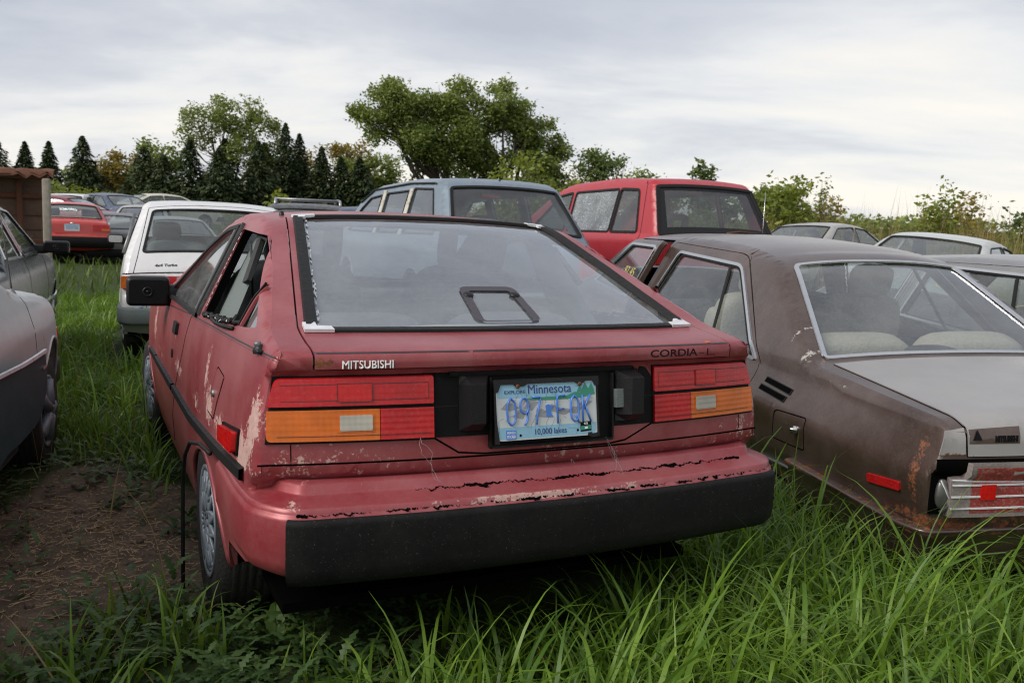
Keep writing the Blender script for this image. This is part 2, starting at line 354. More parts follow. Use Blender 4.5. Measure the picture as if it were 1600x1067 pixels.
def flat(outer,holes,step):
    bm=bmesh.new(); E=[]
    for loop in [outer]+list(holes):
        vs=[bm.verts.new((float(p[0]),float(p[1]),0)) for p in loop]
        for i in range(len(vs)): E.append(bm.edges.new((vs[i],vs[(i+1)%len(vs)])))
    bmesh.ops.triangle_fill(bm,use_beauty=True,use_dissolve=False,edges=E)
    if sum(f.normal.z*f.calc_area() for f in bm.faces)<0: bmesh.ops.reverse_faces(bm,faces=bm.faces[:])
    A=np.array([v.co[:2] for v in bm.verts])
    for ax in (0,1):
        lo,hi=A[:,ax].min(),A[:,ax].max(); k=int(np.floor(lo/step[ax]))+1
        while k*step[ax]<hi-1e-5:
            co=[0,0,0]; no=[0,0,0]; co[ax]=k*step[ax]+1e-4; no[ax]=1
            bmesh.ops.bisect_plane(bm,geom=bm.verts[:]+bm.edges[:]+bm.faces[:],dist=1e-6,plane_co=co,plane_no=no); k+=1
    bm.verts.index_update(); V=np.array([v.co[:2] for v in bm.verts]); F=[[v.index for v in f.verts] for f in bm.faces]; bm.free(); return V,F

#==MAP
class Body:
    """A car shell: side silhouette prof [(y,z,fillet,crown)], half width table wz [(z,half width)], plan taper at the ends"""
    def __init__(s,prof,wz,r=.045,rear=(.6,.03),nose=(.9,.12)):
        pts=[];cr=[]
        P=[np.array(p[:2],float) for p in prof]; n=len(P)
        for i,p in enumerate(prof):
            f=p[2] if len(p)>2 else 0; c=p[3] if len(p)>3 else .03
            if i in(0,n-1) or f<=0: pts.append(P[i]); cr.append(c); continue
            u=P[i-1]-P[i]; v=P[i+1]-P[i]; lu,lv=np.linalg.norm(u),np.linalg.norm(v); d=min(f,lu*.48,lv*.48); p0=P[i]+u/lu*d; p2=P[i]+v/lv*d
            for k in range(6):
                t=k/5; pts.append((1-t)**2*p0+2*t*(1-t)*P[i]+t*t*p2); cr.append(c)
        s.P=np.array(pts); s.s=np.concatenate([[0],np.cumsum(np.linalg.norm(np.diff(s.P,axis=0),axis=1))])
        t=np.gradient(s.P,axis=0); t/=np.linalg.norm(t,axis=1)[:,None]+1e-9
        s.cr=np.array([np.array(c,float) if not np.isscalar(c) else c*np.array([-t[i][1],t[i][0]]) for i,c in enumerate(cr)])
        s.rt=np.array([(0,r),(9,r)] if np.isscalar(r) else r,float); s.wz=np.array(wz,float); s.rear=rear; s.nose=nose; s.L=s.P[:,0].max(); s.y0=s.P[:,0].min()
    def w0(s,y,z):
        b=np.interp(z,s.wz[:,0],s.wz[:,1])
        a=np.clip((s.y0+s.rear[0]-y)/s.rear[0],0,1.2); c=np.clip((y-(s.L-s.nose[0]))/s.nose[0],0,1.2)
        return b*(1-s.rear[1]*a**2.5-s.nose[1]*c**2.5)
    def rr(s,z): return np.interp(z,s.rt[:,0],s.rt[:,1])
    def dist(s,yz):
        A=s.P[:-1];B=s.P[1:];D=B-A; best=np.full(len(yz),9.)
        for a,d in zip(A,D):
            q=yz-a; t=np.clip((q@d)/(d@d+1e-12),0,1); best=np.minimum(best,np.linalg.norm(q-t[:,None]*d,axis=1))
        return best
    def side(s,sg):
        def mp(V,off=0.):
            V=np.asarray(V,float).reshape(-1,2)
            def f(V):
                r=s.rr(V[:,1]); d=np.minimum(s.dist(V),r); rd=r-np.sqrt(np.maximum(0,r**2-(r-d)**2)); x=s.w0(V[:,0],V[:,1])-rd
                return np.stack([sg*x,V[:,0],V[:,1]],1)
            Pm=f(V)
            if np.any(off):
                e=.01; c=np.array([V[:,0].mean(),V[:,1].mean()])
                sx=(s.w0(V[:,0]+e,V[:,1])-s.w0(V[:,0]-e,V[:,1]))/(2*e); sz=(s.w0(V[:,0],V[:,1]+e)-s.w0(V[:,0],V[:,1]-e))/(2*e)
                N=np.stack([sg*np.ones(len(V)),-sx,-sz],1); N/=np.linalg.norm(N,axis=1)[:,None]; Pm=Pm+N*off
            return Pm
        return mp
    def pos(s,ss):
        return np.stack([np.interp(ss,s.s,s.P[:,0]),np.interp(ss,s.s,s.P[:,1])],1)
    def half(s,ss):
        q=s.pos(ss); return s.w0(q[:,0],q[:,1])-s.rr(q[:,1])
    def S(s,y,z):
        best=(9,0)
        for i in range(len(s.P)-1):
            a=s.P[i];d=s.P[i+1]-a;q=np.array([y,z])-a;t=np.clip(q@d/(d@d+1e-12),0,1);e=np.linalg.norm(q-t*d)
            if e<best[0]: best=(e,s.s[i]+t*(s.s[i+1]-s.s[i]))
        return best[1]
    def skin(s,V,off=0.):
        """V: (x, arc length); x is a real distance from the centre line"""
        V=np.asarray(V,float).reshape(-1,2); ss=V[:,1]; q=s.pos(ss); h=s.half(ss); u=V[:,0]/h
        e=.03; t=s.pos(ss+e)-s.pos(ss-e); t/=np.linalg.norm(t,axis=1)[:,None]+1e-9; N=np.stack([-t[:,1],t[:,0]],1)
        k=1-np.minimum(1,np.abs(u)**2.4)
        return np.stack([V[:,0],q[:,0]+N[:,0]*off+k*np.interp(ss,s.s,s.cr[:,0]),q[:,1]+N[:,1]*off+k*np.interp(ss,s.s,s.cr[:,1])],1)
    def skinrect(s,s0,s1,x0=None,x1=None,n=None):
        k=n or max(2,int((s1-s0)/.03)+2); ss=np.linspace(s0,s1,k); h=s.half(ss)
        L=-h if x0 is None else np.full(k,x0); Rr=h if x1 is None else np.full(k,x1)
        return np.concatenate([np.stack([L,ss],1),np.stack([Rr,ss],1)[::-1]])
HERO=Body([(.24,.39,0,(-.05,0)),(.20,.60,0,(-.07,0)),(.155,.640,.01,(-.07,0)),(.165,.72,0,(-.075,0)),(.188,.876,0,(-.08,.008)),(.182,.886,0,(-.08,.008)),(.166,.897,.006,(-.082,.008)),(.164,.936,.012,(-.08,.006)),(.195,.946,.02,(-.075,.004)),(.36,.974,.05,(-.05,.0)),(.75,1.128,0,(-.03,.012)),(1.10,1.258,.08,(-.02,.022)),(1.35,1.285,.15,.02),(1.60,1.283,.15,.025),(1.80,1.250,.1,.03),(2.66,.905,.12,.05),(3.4,.84,.3,.03),(3.98,.74,.1,.05),(4.08,.6,.05,.1),(4.08,.40,0,.1),(3.98,.22,0,.1)],
  [(.15,.755),(.30,.79),(.42,.806),(.55,.808),(.64,.806),(.72,.800),(.80,.790),(.88,.772),(.93,.755),(.97,.735),(1.27,.590),(1.4,.53)],r=[(.5,.02),(.85,.016),(.96,.016),(1.02,.025),(1.15,.032)],rear=(.7,.02),nose=(1.1,.12))
#==ENDMAP
def plane(c,ux,uz):
    c=np.array(c,float);ux=np.array(ux,float);uz=np.array(uz,float); n=np.cross(ux,uz)
    def mp(V,off=0.):
        V=np.asarray(V,float).reshape(-1,2); o=np.asarray(off); return c+V[:,:1]*ux+V[:,1:2]*uz+(o.reshape(-1,1) if o.ndim else o)*n
    return mp
def shift(mp,f):
    return lambda V,off=0.: mp(f(np.asarray(V,float).reshape(-1,2)),off)
_tc={}
def text_mesh(txt,bold=0.,ext=.5):
    key=(txt,bold)
    if key not in _tc:
        cu=bpy.data.curves.new('t','FONT'); cu.body=txt; cu.size=1; cu.offset=bold; cu.extrude=ext; cu.resolution_u=4; cu.align_x='LEFT'
        o=bpy.data.objects.new('t',cu); link(o); dg=bpy.context.evaluated_depsgraph_get(); me=bpy.data.meshes.new_from_object(o.evaluated_get(dg))
        V=np.array([v.co[:] for v in me.vertices]); F=[tuple(p.vertices) for p in me.polygons]; bpy.data.objects.remove(o); bpy.data.curves.remove(cu); bpy.data.meshes.remove(me); _tc[key]=(V,F)
    return _tc[key]
def lettering(mb,mp,txt,x0,x1,y0,y1,h=.002,bold=0.,base=0.,italic=0.):
    """letters fitted in a box on a surface, standing h proud"""
    V,F=text_mesh(txt,bold); V=V.copy(); lo,hi=V.min(0),V.max(0)
    u=(V[:,0]-lo[0])/(hi[0]-lo[0]); v=(V[:,1]-lo[1])/(hi[1]-lo[1]); z=(V[:,2]>0)
    P=np.stack([x0+u*(x1-x0)+italic*v*(y1-y0),y0+v*(y1-y0)],1); A=mp(P,base-.0005); B=mp(P,base+h)
    return mb.add(np.where(z[:,None],B,A),F,False)
def sweep_plan(mb,path,section,side=1):
    """run a section (out,z) along a plan path"""
    P=np.array(path,float); T=np.gradient(P,axis=0); T/=np.linalg.norm(T,axis=1)[:,None]; N=np.stack([-T[:,1],T[:,0]],1)*side
    G=np.array([[(p[0]+n[0]*d,p[1]+n[1]*d,z) for d,z in section] for p,n in zip(P,N)]); return mb.grid(G)
def ell(cy,cz,ry,rz,a0,a1,n=22):
    return [(cy+ry*math.cos(R(a0+(a1-a0)*i/n)),cz+rz*math.sin(R(a0+(a1-a0)*i/n))) for i in range(n+1)]
def rotx(a): c,s=math.cos(R(a)),math.sin(R(a)); return np.array([[1,0,0],[0,c,-s],[0,s,c]])
def rotz(a): c,s=math.cos(R(a)),math.sin(R(a)); return np.array([[c,-s,0],[s,c,0],[0,0,1]])
def gauss(V,pts,strength=1.):
    o=np.zeros(len(V))
    for (y,z,ry,rz,a) in pts: o=np.maximum(o,a*np.exp(-((V[:,1]-y)/ry)**2-((V[:,2]-z)/rz)**2))
    return o*strength
def make_wheel(parent,loc,sg,r=.29,rr=.178,w=.17,style='mesh',tilt=0.,rimm='rim_grey'):
    e=empty('wheel',loc,parent=parent); e.rotation_euler=(0,0,R(tilt))
    mb=MB(); o=w/2; pr=[(rr,-o),(rr+.02,-o-.002),(r-.03,-o-.006),(r-.008,-o+.012),(r,-o+.03),(r,o-.03),(r-.008,o-.012),(r-.03,o+.006),(rr+.02,o+.002),(rr,o),(rr-.02,o-.02),(rr-.02,-o+.02),(rr,-o)]
    mb.lathe(pr,(0,0,0),n=48)
    for k in range(5): mb.lathe([(r+.001,-o+.035+k*.024),(r+.004,-o+.038+k*.024),(r+.004,-o+.052+k*.024),(r+.001,-o+.055+k*.024)],(0,0,0),n=48)
    mb.build('tyre','tyre_rubber',e)
    mb=MB(); x=sg*o
    mb.lathe([(.0,x-sg*.055),(rr-.02,x-sg*.06),(rr-.012,x-sg*.01),(rr+.004,x-sg*.002),(rr+.004,x+sg*.006),(rr-.01,x+sg*.004),(rr-.018,x-sg*.01)],(0,0,0),n=48)
    mb.lathe([(0,x+sg*.012),(.035,x+sg*.010),(.04,x-sg*.01)],(0,0,0),n=20)
    if style=='mesh':
        for k in range(16):
            for d in (-1,1):
                a=2*np.pi*k/16; P=[]
                for t in np.linspace(0,1,5):
                    rad=.038+t*(rr-.055); an=a+d*t*.42; P.append((x+sg*(.010-.012*t*t),rad*np.cos(an),rad*np.sin(an)))
                mb.tube(P,[.0055,.006,.006,.0065,.008],6)
        mb.lathe([(.095,x+sg*.0),(.10,x+sg*.012),(.107,x+sg*.0)],(0,0,0),n=40)
    else:
        for k in range(5):
            a=2*np.pi*k/5; P=[(x+sg*(.01-.015*t),(.03+t*(rr-.05))*np.cos(a),(.03+t*(rr-.05))*np.sin(a)) for t in (0,.5,1)]; mb.tube(P,[.026,.022,.028],8)
    mb.build('rim',rimm,e); return e
def make_seat(parent,x,y,z=.42,fab='seat_fabric',w=.50,head=True,lean=16,hole=False):
    e=empty('seat',(x,y,z),parent=parent); M=rotx(-lean)*1.
    mb=MB(); mb.blob((0,.05,-.03),(w,.52,.20),.4); mb.build('cushion',fab,e)
    M=rotx(lean); mb=MB(); mb.blob((0,-.22-.10,.30),(w,.17,.60),.42,M,24,14); 
    for s in(-1,1): mb.blob((s*w*.43,-.28,.26),(.10,.20,.48),.5,M)
    mb.build('backrest',fab,e)
    if head:
        mb=MB(); c=np.array((0,-.43,.68))
        if hole:
            for s in (-1,1): mb.blob(c+np.array([s*.115,0,0]),(.07,.09,.20),.6,M)
            mb.blob(c+np.array([0,-.02,.085]),(.28,.09,.07),.6,M); mb.blob(c+np.array([0,.02,-.085]),(.28,.09,.07),.6,M)
        else: mb.blob(c,(.27,.10,.19),.5,M)
        for s in(-1,1): mb.tube([c+np.array([s*.06,.03,-.16]),c+np.array([s*.06,.0,-.05])],.006,6)
        mb.build('headrest',fab,e)
    return e
def make_steering(parent,x,y,z,tilt=25,m='interior_dark'):
    e=empty('steering_wheel',(x,y,z),parent=parent); M=rotx(tilt)
    mb=MB(); P=[(.185*math.cos(a),0,.185*math.sin(a)) for a in np.linspace(0,2*np.pi,33)]; mb.tube(np.array(P)@M.T,.013,8,False)
    mb.blob((0,0,0),(.12,.05,.09),.6,M)
    for a in (20,160,270): mb.tube(np.array([(0,0,0),(.18*math.cos(R(a)),0,.18*math.sin(R(a)))])@M.T,.012,6)
    mb.tube([(0,.02,0),(0,.35,-.12)],.02,8); mb.build('wheel_rim',m,e); return e
def make_mirror(parent,c,sg,size=(.20,.10,.12),m='black_plastic',arm=.10,empty_shell=False,yaw=0):
    e=empty('door_mirror',c,parent=parent); e.rotation_euler=(0,0,R(yaw))
    mb=MB(); w,d,h=size; mb.box((0,0,0),(w,d,h),bev=.022)
    mb.blob((-sg*(w/2+arm/2-.02),.0,-.02),(arm+.05,d*.7,h*.75),.5); mb.build('housing',m,e)
    mb=MB(); mp=plane((0,-d/2-.001,0),(1,0,0),(0,0,1))
    rc=roundpoly([(-w/2+.014,-h/2+.014),(w/2-.014,-h/2+.014),(w/2-.014,h/2-.014),(-w/2+.014,h/2-.014)],.02)
    mb.pad(mp,rc,.002); mb.build('mirror_glass','matte_black' if empty_shell else 'chrome',e)
    if empty_shell:
        mb=MB(); mb.lathe([(.022,-.002),(.022,.006),(.016,.006),(.016,.001),(.006,.001),(.006,.008),(0,.008)],(0,-d/2,0),(0,-1,0),24); mb.build('mirror_mount','black_plastic',e)
    return e
def interior(parent,B,y0,y1,belt=.86,floor=.25,inset=.07,dash=None,liner=None,m='interior_dark',shelf=None):
    """floor, door inners, bulkhead, dashboard, headliner"""
    mb=MB()
    for sg in(-1,1):
        mp=B.side(sg); mb.panel(mp,[(y0,floor),(y1,floor),(y1,belt),(y0,belt)],(),(.2,.1),-inset)
    hw=float(B.w0(np.array([1.5]),np.array([.5]))[0])-inset
    mb.box((0,(y0+y1)/2,floor-.02),(2*hw,y1-y0,.03)); mb.box((0,y1,(floor+belt)/2),(2*hw,.03,belt-floor))
    if dash: mb.blob((0,dash,belt-.06),(2*hw-.04,.34,.22),.4)
    if shelf: mb.box((0,(shelf[0]+shelf[1])/2,shelf[2]),(2*hw-.1,abs(shelf[1]-shelf[0]),.02))
    mb.build('interior_trim',m,parent)
    if liner:
        mb=MB(); s0,s1=liner; mb.panel(B.skin,B.skinrect(s0,s1)*np.array([.97,1]),(),(.15,.1),-.03); mb.build('headliner','headliner',parent)

# ------------------------------------------------------------------ licence plate with its real figures
GLYPH={'0':[[(.5,1),(.15,.85),(.08,.5),(.15,.15),(.5,0),(.85,.15),(.92,.5),(.85,.85),(.5,1)]],
 '9':[[(.9,.62),(.75,.45),(.5,.4),(.2,.5),(.1,.7),(.2,.92),(.5,1),(.8,.92),(.9,.7),(.88,.45),(.75,.15),(.5,0)]],
 '7':[[(.08,1),(.92,1),(.6,.5),(.42,0)]],'F':[[(.12,0),(.12,1),(.9,1)],[(.12,.52),(.75,.52)]],
 'Q':[[(.5,1),(.15,.85),(.08,.5),(.15,.15),(.5,0),(.85,.15),(.92,.5),(.85,.85),(.5,1)],[(.55,.28),(.95,-.02)]],
 'K':[[(.12,0),(.12,1)],[(.9,1),(.14,.45)],[(.36,.6),(.92,0)]],
 '5':[[(.88,1),(.18,1),(.14,.56),(.5,.64),(.82,.52),(.9,.3),(.78,.08),(.5,0),(.12,.08)]],'1':[[(.25,.8),(.5,1),(.5,0)]],'J':[[(.75,1),(.75,.2),(.5,0),(.2,.12)]]}
def make_plate(parent,c,ux,uz,chars,full=True,dull=False):
    e=empty('licence_plate',(0,0,0),parent=parent); mp=plane(c,ux,uz); W,H=.1525,.076
    rr=roundpoly([(-W,-H),(W,-H),(W,H),(-W,H)],.012)
    mb=MB(); mb.pad(mp,rr,.0018); mb.build('plate_sheet','plate_white',e)
    if dull:
        mb=MB(); mb.pad(mp,[(-W+.01,H-.04),(W-.01,H-.04),(W-.01,H-.008),(-W+.01,H-.008)],.0026); mb.build('sky_band','plate_sky',e)
    def band(name,P,m,h): mb=MB(); mb.pad(mp,P,h); return mb.build(name,m,e)
    if not dull:
        band('sky_band',[(-W+.004,.036),(W-.004,.036),(W-.004,H-.006),(-W+.012,H-.004),(-W+.004,H-.012)],'plate_sky',.0022)
        band('lake_band',[(-W+.010,-H+.004),(W-.012,-H+.003),(W-.004,-H+.014),(W-.004,-.041),(-W+.004,-.041),(-W+.004,-H+.012)],'plate_sky',.0022)
    if full:
        mb=MB(); mb.pad(mp,[(-.075,.034),(.06,.036),(.085,.045),(.1,.043),(.13,.047),(.148,.043),(.148,.036),(.1,.028),(.02,.026),(-.05,.028)],.0026)
        mb.pad(mp,[(.092,.046),(.10,.062),(.108,.050),(.118,.07),(.128,.052),(.138,.068),(.146,.05),(.146,.044),(.092,.044)],.0027); mb.build('shore_graphic','plate_green',e)
        mb=MB(); rg=np.random.default_rng(4)
        for k in range(8):
            x=-.14+k*.033; y=rg.uniform(-.03,.01); mb.pad(mp,[(x,y),(x+rg.uniform(.02,.035),y-.006),(x+rg.uniform(.04,.055),y+rg.uniform(.0,.02)),(x+.02,y+rg.uniform(.01,.026))],.0022)
        mb.build('ripple_graphic','plate_grey',e)
        mb=MB(); lettering(mb,mp,'Minnesota',-.058,.074,.045,.069,.0005,.0,.0026); lettering(mb,mp,'EXPLORE',-.128,-.066,.047,.056,.0005,.0,.0026); lettering(mb,mp,'10,000 lakes',-.041,.055,-.067,-.049,.0005,.0,.0026); mb.build('plate_lettering','plate_navy',e)
        mb=MB(); mb.pad(mp,[(-.127,-.073),(-.098,-.073),(-.098,-.049),(-.127,-.049)],.0032); mb.build('month_sticker','plate_blue',e)
        mb=MB(); lettering(mb,mp,'MONTH',-.124,-.101,-.059,-.052,.0004,.0,.0033); lettering(mb,mp,'STICKER',-.125,-.100,-.070,-.062,.0004,.0,.0033); mb.build('month_sticker_print','badge_white',e)
        mb=MB(); mb.pad(mp,[(.099,-.065),(.133,-.063),(.133,-.037),(.099,-.039)],.0032); mb.build('year_sticker','matte_black',e)
        mb=MB(); mb.pad(mp,[(.100,-.061),(.132,-.059),(.132,-.048),(.100,-.050)],.0036); mb.build('year_sticker_band','plate_green',e)
        mb=MB(); lettering(mb,mp,'05',.110,.122,-.046,-.040,.0004,.0,.0036); mb.pad(mp,[(.112,-.058),(.121,-.057),(.121,-.052),(.112,-.053)],.0042); mb.build('year_sticker_print','badge_white',e)
        for x,y in((-.085,-.064),(.090,-.060)): mb=MB(); mb.lathe([(.0035,.0028),(0,.003)],mp([(x,y)])[0],-np.cross(ux,uz)*-1,12); mb.build('bolt_hole','void_black',e)
        # crazed film: hairline cracks
        mb=MB(); rg=np.random.default_rng(9)
        for k in range(22):
            x,y=rg.uniform(-.14,.14),rg.uniform(-.06,.04); a=rg.uniform(0,6.28); P=[(x,y)]
            for j in range(5): a+=rg.normal(0,.35); P.append((np.clip(P[-1][0]+.011*math.cos(a),-.147,.147),np.clip(P[-1][1]+.011*math.sin(a),-.07,.06)))
            mb.trim(mp,P,.00045,.0002,base=.0022,seg=.01)
        mb.build('film_cracks','plate_navy',e)
    mb=MB(); x=-.122; hgt=(.022,-.036)
    POS=[-.125,-.087,-.049,-.009,.025,.067,.104]; W_=.031; hgt=(.036,-.038)
    for k,ch in enumerate(chars):
        x=POS[k] if full else -.12+k*.04
        if ch=='*':
            mb.pad(mp,[(x+.002,.012),(x+.010,.015),(x+.026,.010),(x+.018,-.001),(x+.018,-.010),(x+.024,-.019),(x+.005,-.019),(x+.004,-.004)],.004); continue
        for st in GLYPH.get(ch,GLYPH['0']):
            P2=roundpoly([(x+p[0]*W_,hgt[1]+p[1]*(hgt[0]-hgt[1])) for p in st],.006,False,3); mb.tube(mp(P2,.0026),.0046,8,flat=.5)
    mb.build('plate_characters','plate_blue',e); return e

# ------------------------------------------------------------------ the red hatchback in front
def build_hero():
    B=HERO; K=B.skin; root=empty('hatchback_car',(0,0,0),0,'faded red two-door hatchback with a lit-up pale rear glass and Minnesota plate, nearest to the camera','car')
    root['label']='faded red hatchback in the foreground, peeling paint, Minnesota plate 097 FQK'
    SB=B.S(.165,.72); ST=B.S(.188,.876); SL=B.S(.166,.897); SLT=B.S(.164,.936); SG=B.S(.36,.974); SR=1.665
    top=B.P
    def wear(V):
        zz=V[:,2]; yy=V[:,1]
        o=gauss(V,[(.21,.74,.05,.12,.85),(.30,.67,.12,.07,.75),(.60,.66,.18,.055,.66),(.85,.68,.12,.08,.72),(.97,.77,.05,.12,.62),(1.15,.63,.17,.05,.55),(1.75,.66,.22,.05,.6),(1.95,.74,.04,.1,.5),(2.5,.62,.3,.05,.45),(2.9,.72,.12,.14,.6),(1.02,.88,.02,.08,.42),(.16,.64,.2,.03,.42),(.3,.92,.04,.02,.4)])
        rear=(yy<.22)*(zz<.72)*(zz>.63); o=np.maximum(o,rear*(.30+.14*np.sin(V[:,0]*9+1)))
        return o
    def rust(V): return gauss(V,[(.26,.93,.03,.02,.5),(.165,.905,.02,.02,.0),(.24,.62,.08,.03,.35),(1.6,.22,1.3,.06,.45),(.6,.34,.3,.05,.5)])
    qwin=roundpoly([(1.400,1.226),(1.358,.925),(.60,.955),(.445,.970),(.62,1.055),(.955,1.212)],[.03,.02,.01,.03,.05,.06])
    door_hi=[(1.465,.90),(1.465,1.248)]
    doorwin=roundpoly([(1.485,.905),(1.485,1.222),(1.70,1.205),(1.93,1.135),(2.42,.915),(2.40,.885)],[.02,.03,.08,.08,.02,.01])
    door=roundpoly([(1.462,.925),(1.462,1.240),(1.70,1.222),(1.94,1.15),(2.47,.925),(2.66,.80),(2.74,.55),(2.74,.26),(2.10,.26),(1.93,.50),(1.66,.72),(1.60,.88)],[.0,.03,.08,.08,.05,.05,.08,.1,.1,.1,.1,.04])
    mb=MB()
    arch1=ell(.95,.25,.36,.262,180,0); arch2=ell(3.39,.25,.36,.28,180,0)
    outline=[tuple(p) for p in top]+[(3.75,.22)]+arch2[::-1]+[(3.0,.20),(1.36,.20)]+arch1[::-1]+[(.50,.36),(.26,.385)]
    for sg in(-1,1):
        mp=B.side(sg)
        mb.panel(mp,outline,[qwin,door],(.022,.022))
        mb.wall(mp,qwin,0,-.007)
        mb.wall(mp,arch1,.004,-.03,False); mb.wall(mp,arch2,.004,-.03,False)
        P=arch1; mb.tube(mp(P,-.002),.009,8); mb.tube(mp(arch2,-.002),.009,8)
    # centre skin: tail face, roof, windscreen frame, bonnet, nose (openings: tailgate, windscreen)
    tg=[(-.648,SL-.006),(.648,SL-.006),(.648,.66),(.640,.80),(.502,SR),(-.502,SR),(-.640,.80),(-.648,.66)]
    tg=resample(tg,.05,True)
    ws0=B.S(1.84,1.234); ws1=B.S(2.62,.92)
    wsl=resample([(-.50,ws0),(.50,ws0),(.64,ws1),(-.64,ws1)],.06,True)
    mb.panel(K,B.skinrect(0,B.s[-1]),[tg,wsl],(.04,.03))
    # inner return of the tailgate opening and rear lower step with the number plate notch
    mb.wall(K,tg,0,-.02)
    body=mb.build('body','red_paint',root,wear,rust)
    mb=MB(); mb.wall(K,tg,-.012,-.03); 
    for sg in(-1,1):
        mp=B.side(sg); mb.wall(mp,door,-.006,-.03); mb.wall(mp,qwin,-.007,-.035)
        for a,c in((arch1,.95),(arch2,3.39)): mb.wall(mp,a,-.02,-.30,False)
        mb.panel(mp,[(c_,z_) for c_,z_ in ell(.95,.25,.36,.262,180,0)],(),(.1,.1),-.29); mb.panel(mp,[(c_,z_) for c_,z_ in arch2],(),(.1,.1),-.29)
    mb.box((0,2.1,.20),(1.35,3.5,.03)); mb.box((0,.45,.43),(1.45,.5,.03)); mb.build('underbody','void_black',root)
    # lower rear step line and indent under the plate
    mb=MB(); pts=[(-.78,B.S(.155,.64)+.022),(.78,B.S(.155,.64)+.022)]; mb.trim(K,pts,.005,.0006)
    ind=[(-.338,SB-.004),(-.272,SB-.045),(-.20,SB-.052),(.19,SB-.052),(.245,SB-.045),(.338,SB-.004)]
    mb.trim(K,ind,.005,.0008); mb.trim(K,[(.70,SB-.008),(.70,B.S(.155,.64)+.03)],.003,.0006); mb.trim(K,[(-.70,SB-.008),(-.70,B.S(.155,.64)+.03)],.003,.0006)
    mb.trim(K,[(-.70,.20),(-.70,SB)],.001,.0002)
    mb.build('panel_gap','void_black',body)
    # tailgate
    ti=[(x*.992,s) for x,s in [(-.648,SL),(.648,SL),(.648,.66),(.640,.80),(.502,SR-.006),(-.502,SR-.006),(-.640,.80),(-.648,.66)]]
    gl=[(-.612,SG-.012),(.590,SG-.012),(.482,1.625),(-.462,1.625)]; gl=[(-.606,SG-.012),(.592,SG-.012),(.478,1.620),(-.462,1.620)]
    glr=roundpoly(resample(gl,.08,True),0)
    mb=MB(); mb.panel(K,resample(ti,.05,True),[glr],(.04,.015),.001); mb.wall(K,resample(ti,.05,True),.001,-.02)
    def twear(V):
        return gauss(np.stack([V[:,1],V[:,0],V[:,2]],1)[:,[1,0,2]]*0+V,[(.155,.91,.03,.012,.36),(.17,.925,.03,.012,.30)])*(.6+.6*np.sin(V[:,0]*7)**2)
    def trust(V): return np.exp(-((V[:,0]+.62)/.035)**2-((V[:,2]-.915)/.02)**2)*.75*(V[:,1]<.2)+np.exp(-((V[:,0]-.60)/.012)**2-((V[:,1]-.19)/.02)**2)*.0
    tail=mb.build('tailgate','red_paint',root,twear,trust)
    mb=MB(); mb.panel(K,glr,(),(.06,.06),-.004); mb.build('rear_window','rear_glass',tail)
    g0,g1=gl[0][1],gl[2][1]
    mb=MB()
    mb.trim(K,[(-.620,g0-.004),(.604,g0-.004)],.030,.009); mb.trim(K,[(-.604+.0,g0+.02),(-.470,g1-.01)],.036,.011,base=.001); mb.trim(K,[(.598,g0+.02),(.486,g1-.01)],.034,.011,base=.001); mb.trim(K,[(-.470,g1+.006),(.486,g1+.006)],.030,.009)
    mb.build('window_moulding','rubber',tail)
    mb=MB()
    for (x,s,sx,ss) in((-.618,g0-.004,1,1),(.606,g0-.004,-1,1),(-.474,g1+.006,1,-1),(.488,g1+.006,-1,-1)):
        lean=-sx*.0; P=[(x-sx*.012,s-ss*.015),(x+sx*.066,s-ss*.015),(x+sx*.063,s+ss*.013),(x+sx*.026,s+ss*.015),(x+sx*.026,s+ss*.038),(x-sx*.008,s+ss*.038)]
        mb=MB(); mb.pad(K,P,.008,(.03,.03),.004); mb.build('moulding_corner','bright_plastic',tail)

    mb=MB(); rg=np.random.default_rng(2)   # torn edge of tint film down the left of the glass
    for k in range(40):
        t=rg.uniform(.03,.97); mb.trim(K,[(-.586+t*.142+rg.normal(0,.002),g0+t*(g1-g0)),(-.586+(t+.018)*.142+rg.normal(0,.002),g0+(t+.018)*(g1-g0))],rg.uniform(.003,.006),.0006)
    tag(mb.build('torn_film_edge','bright_plastic',tail),kind='stuff')
    # wiper blanking frame printed on the glass with two studs
    fr=roundpoly([(-.118,.822),(.098,.822),(.096,1.040),(-.095,1.040)],.03); fi=roundpoly([(-.092,.828),(.072,.828),(.070,1.012),(-.071,1.012)],.012)
    mb=MB(); mb.panel(K,fr,[fi],(.05,.05),.0012); mb.build('glass_bracket_frame','glass_frit',tail)
    mb=MB(); mb.lathe([(.016,-.001),(.016,.004),(.010,.007),(0,.007)],K([(-.080,.985)])[0],(0,-.38,.92),20); mb.build('bracket_stud','black_plastic',tail); mb=MB(); mb.lathe([(.016,-.001),(.016,.004),(.010,.007),(0,.007)],K([(.078,.985)])[0],(0,-.38,.92),20); mb.build('bracket_stud','black_plastic',tail)
    mb=MB(); mb.trim(K,[(-.646,SLT+.006),(.646,SLT+.006)],.006,.0008); mb.trim(K,[(-.646,SLT+.014),(.646,SLT+.014)],.0015,.0006); mb.build('pin_stripe','pin_stripe',tail)
    mb=MB(); lettering(mb,K,'MITSUBISHI',-.578,-.452,SL+.002,SL+.022,.004,.0); mb.build('maker_badge','badge_white',tail)
    mb=MB(); lettering(mb,K,'MITSUBISHI',-.576,-.450,SL+.0003,SL+.0203,.0015,.0); mb.build('badge_backing','matte_black',tail)
    mb=MB(); lettering(mb,K,'CORDIA',.318,.500,SL+.008,SL+.030,.0014,.01); lettering(mb,K,'-L',.508,.575,SL+.008,SL+.028,.0012,-.02); mb.build('model_badge','matte_black',tail)
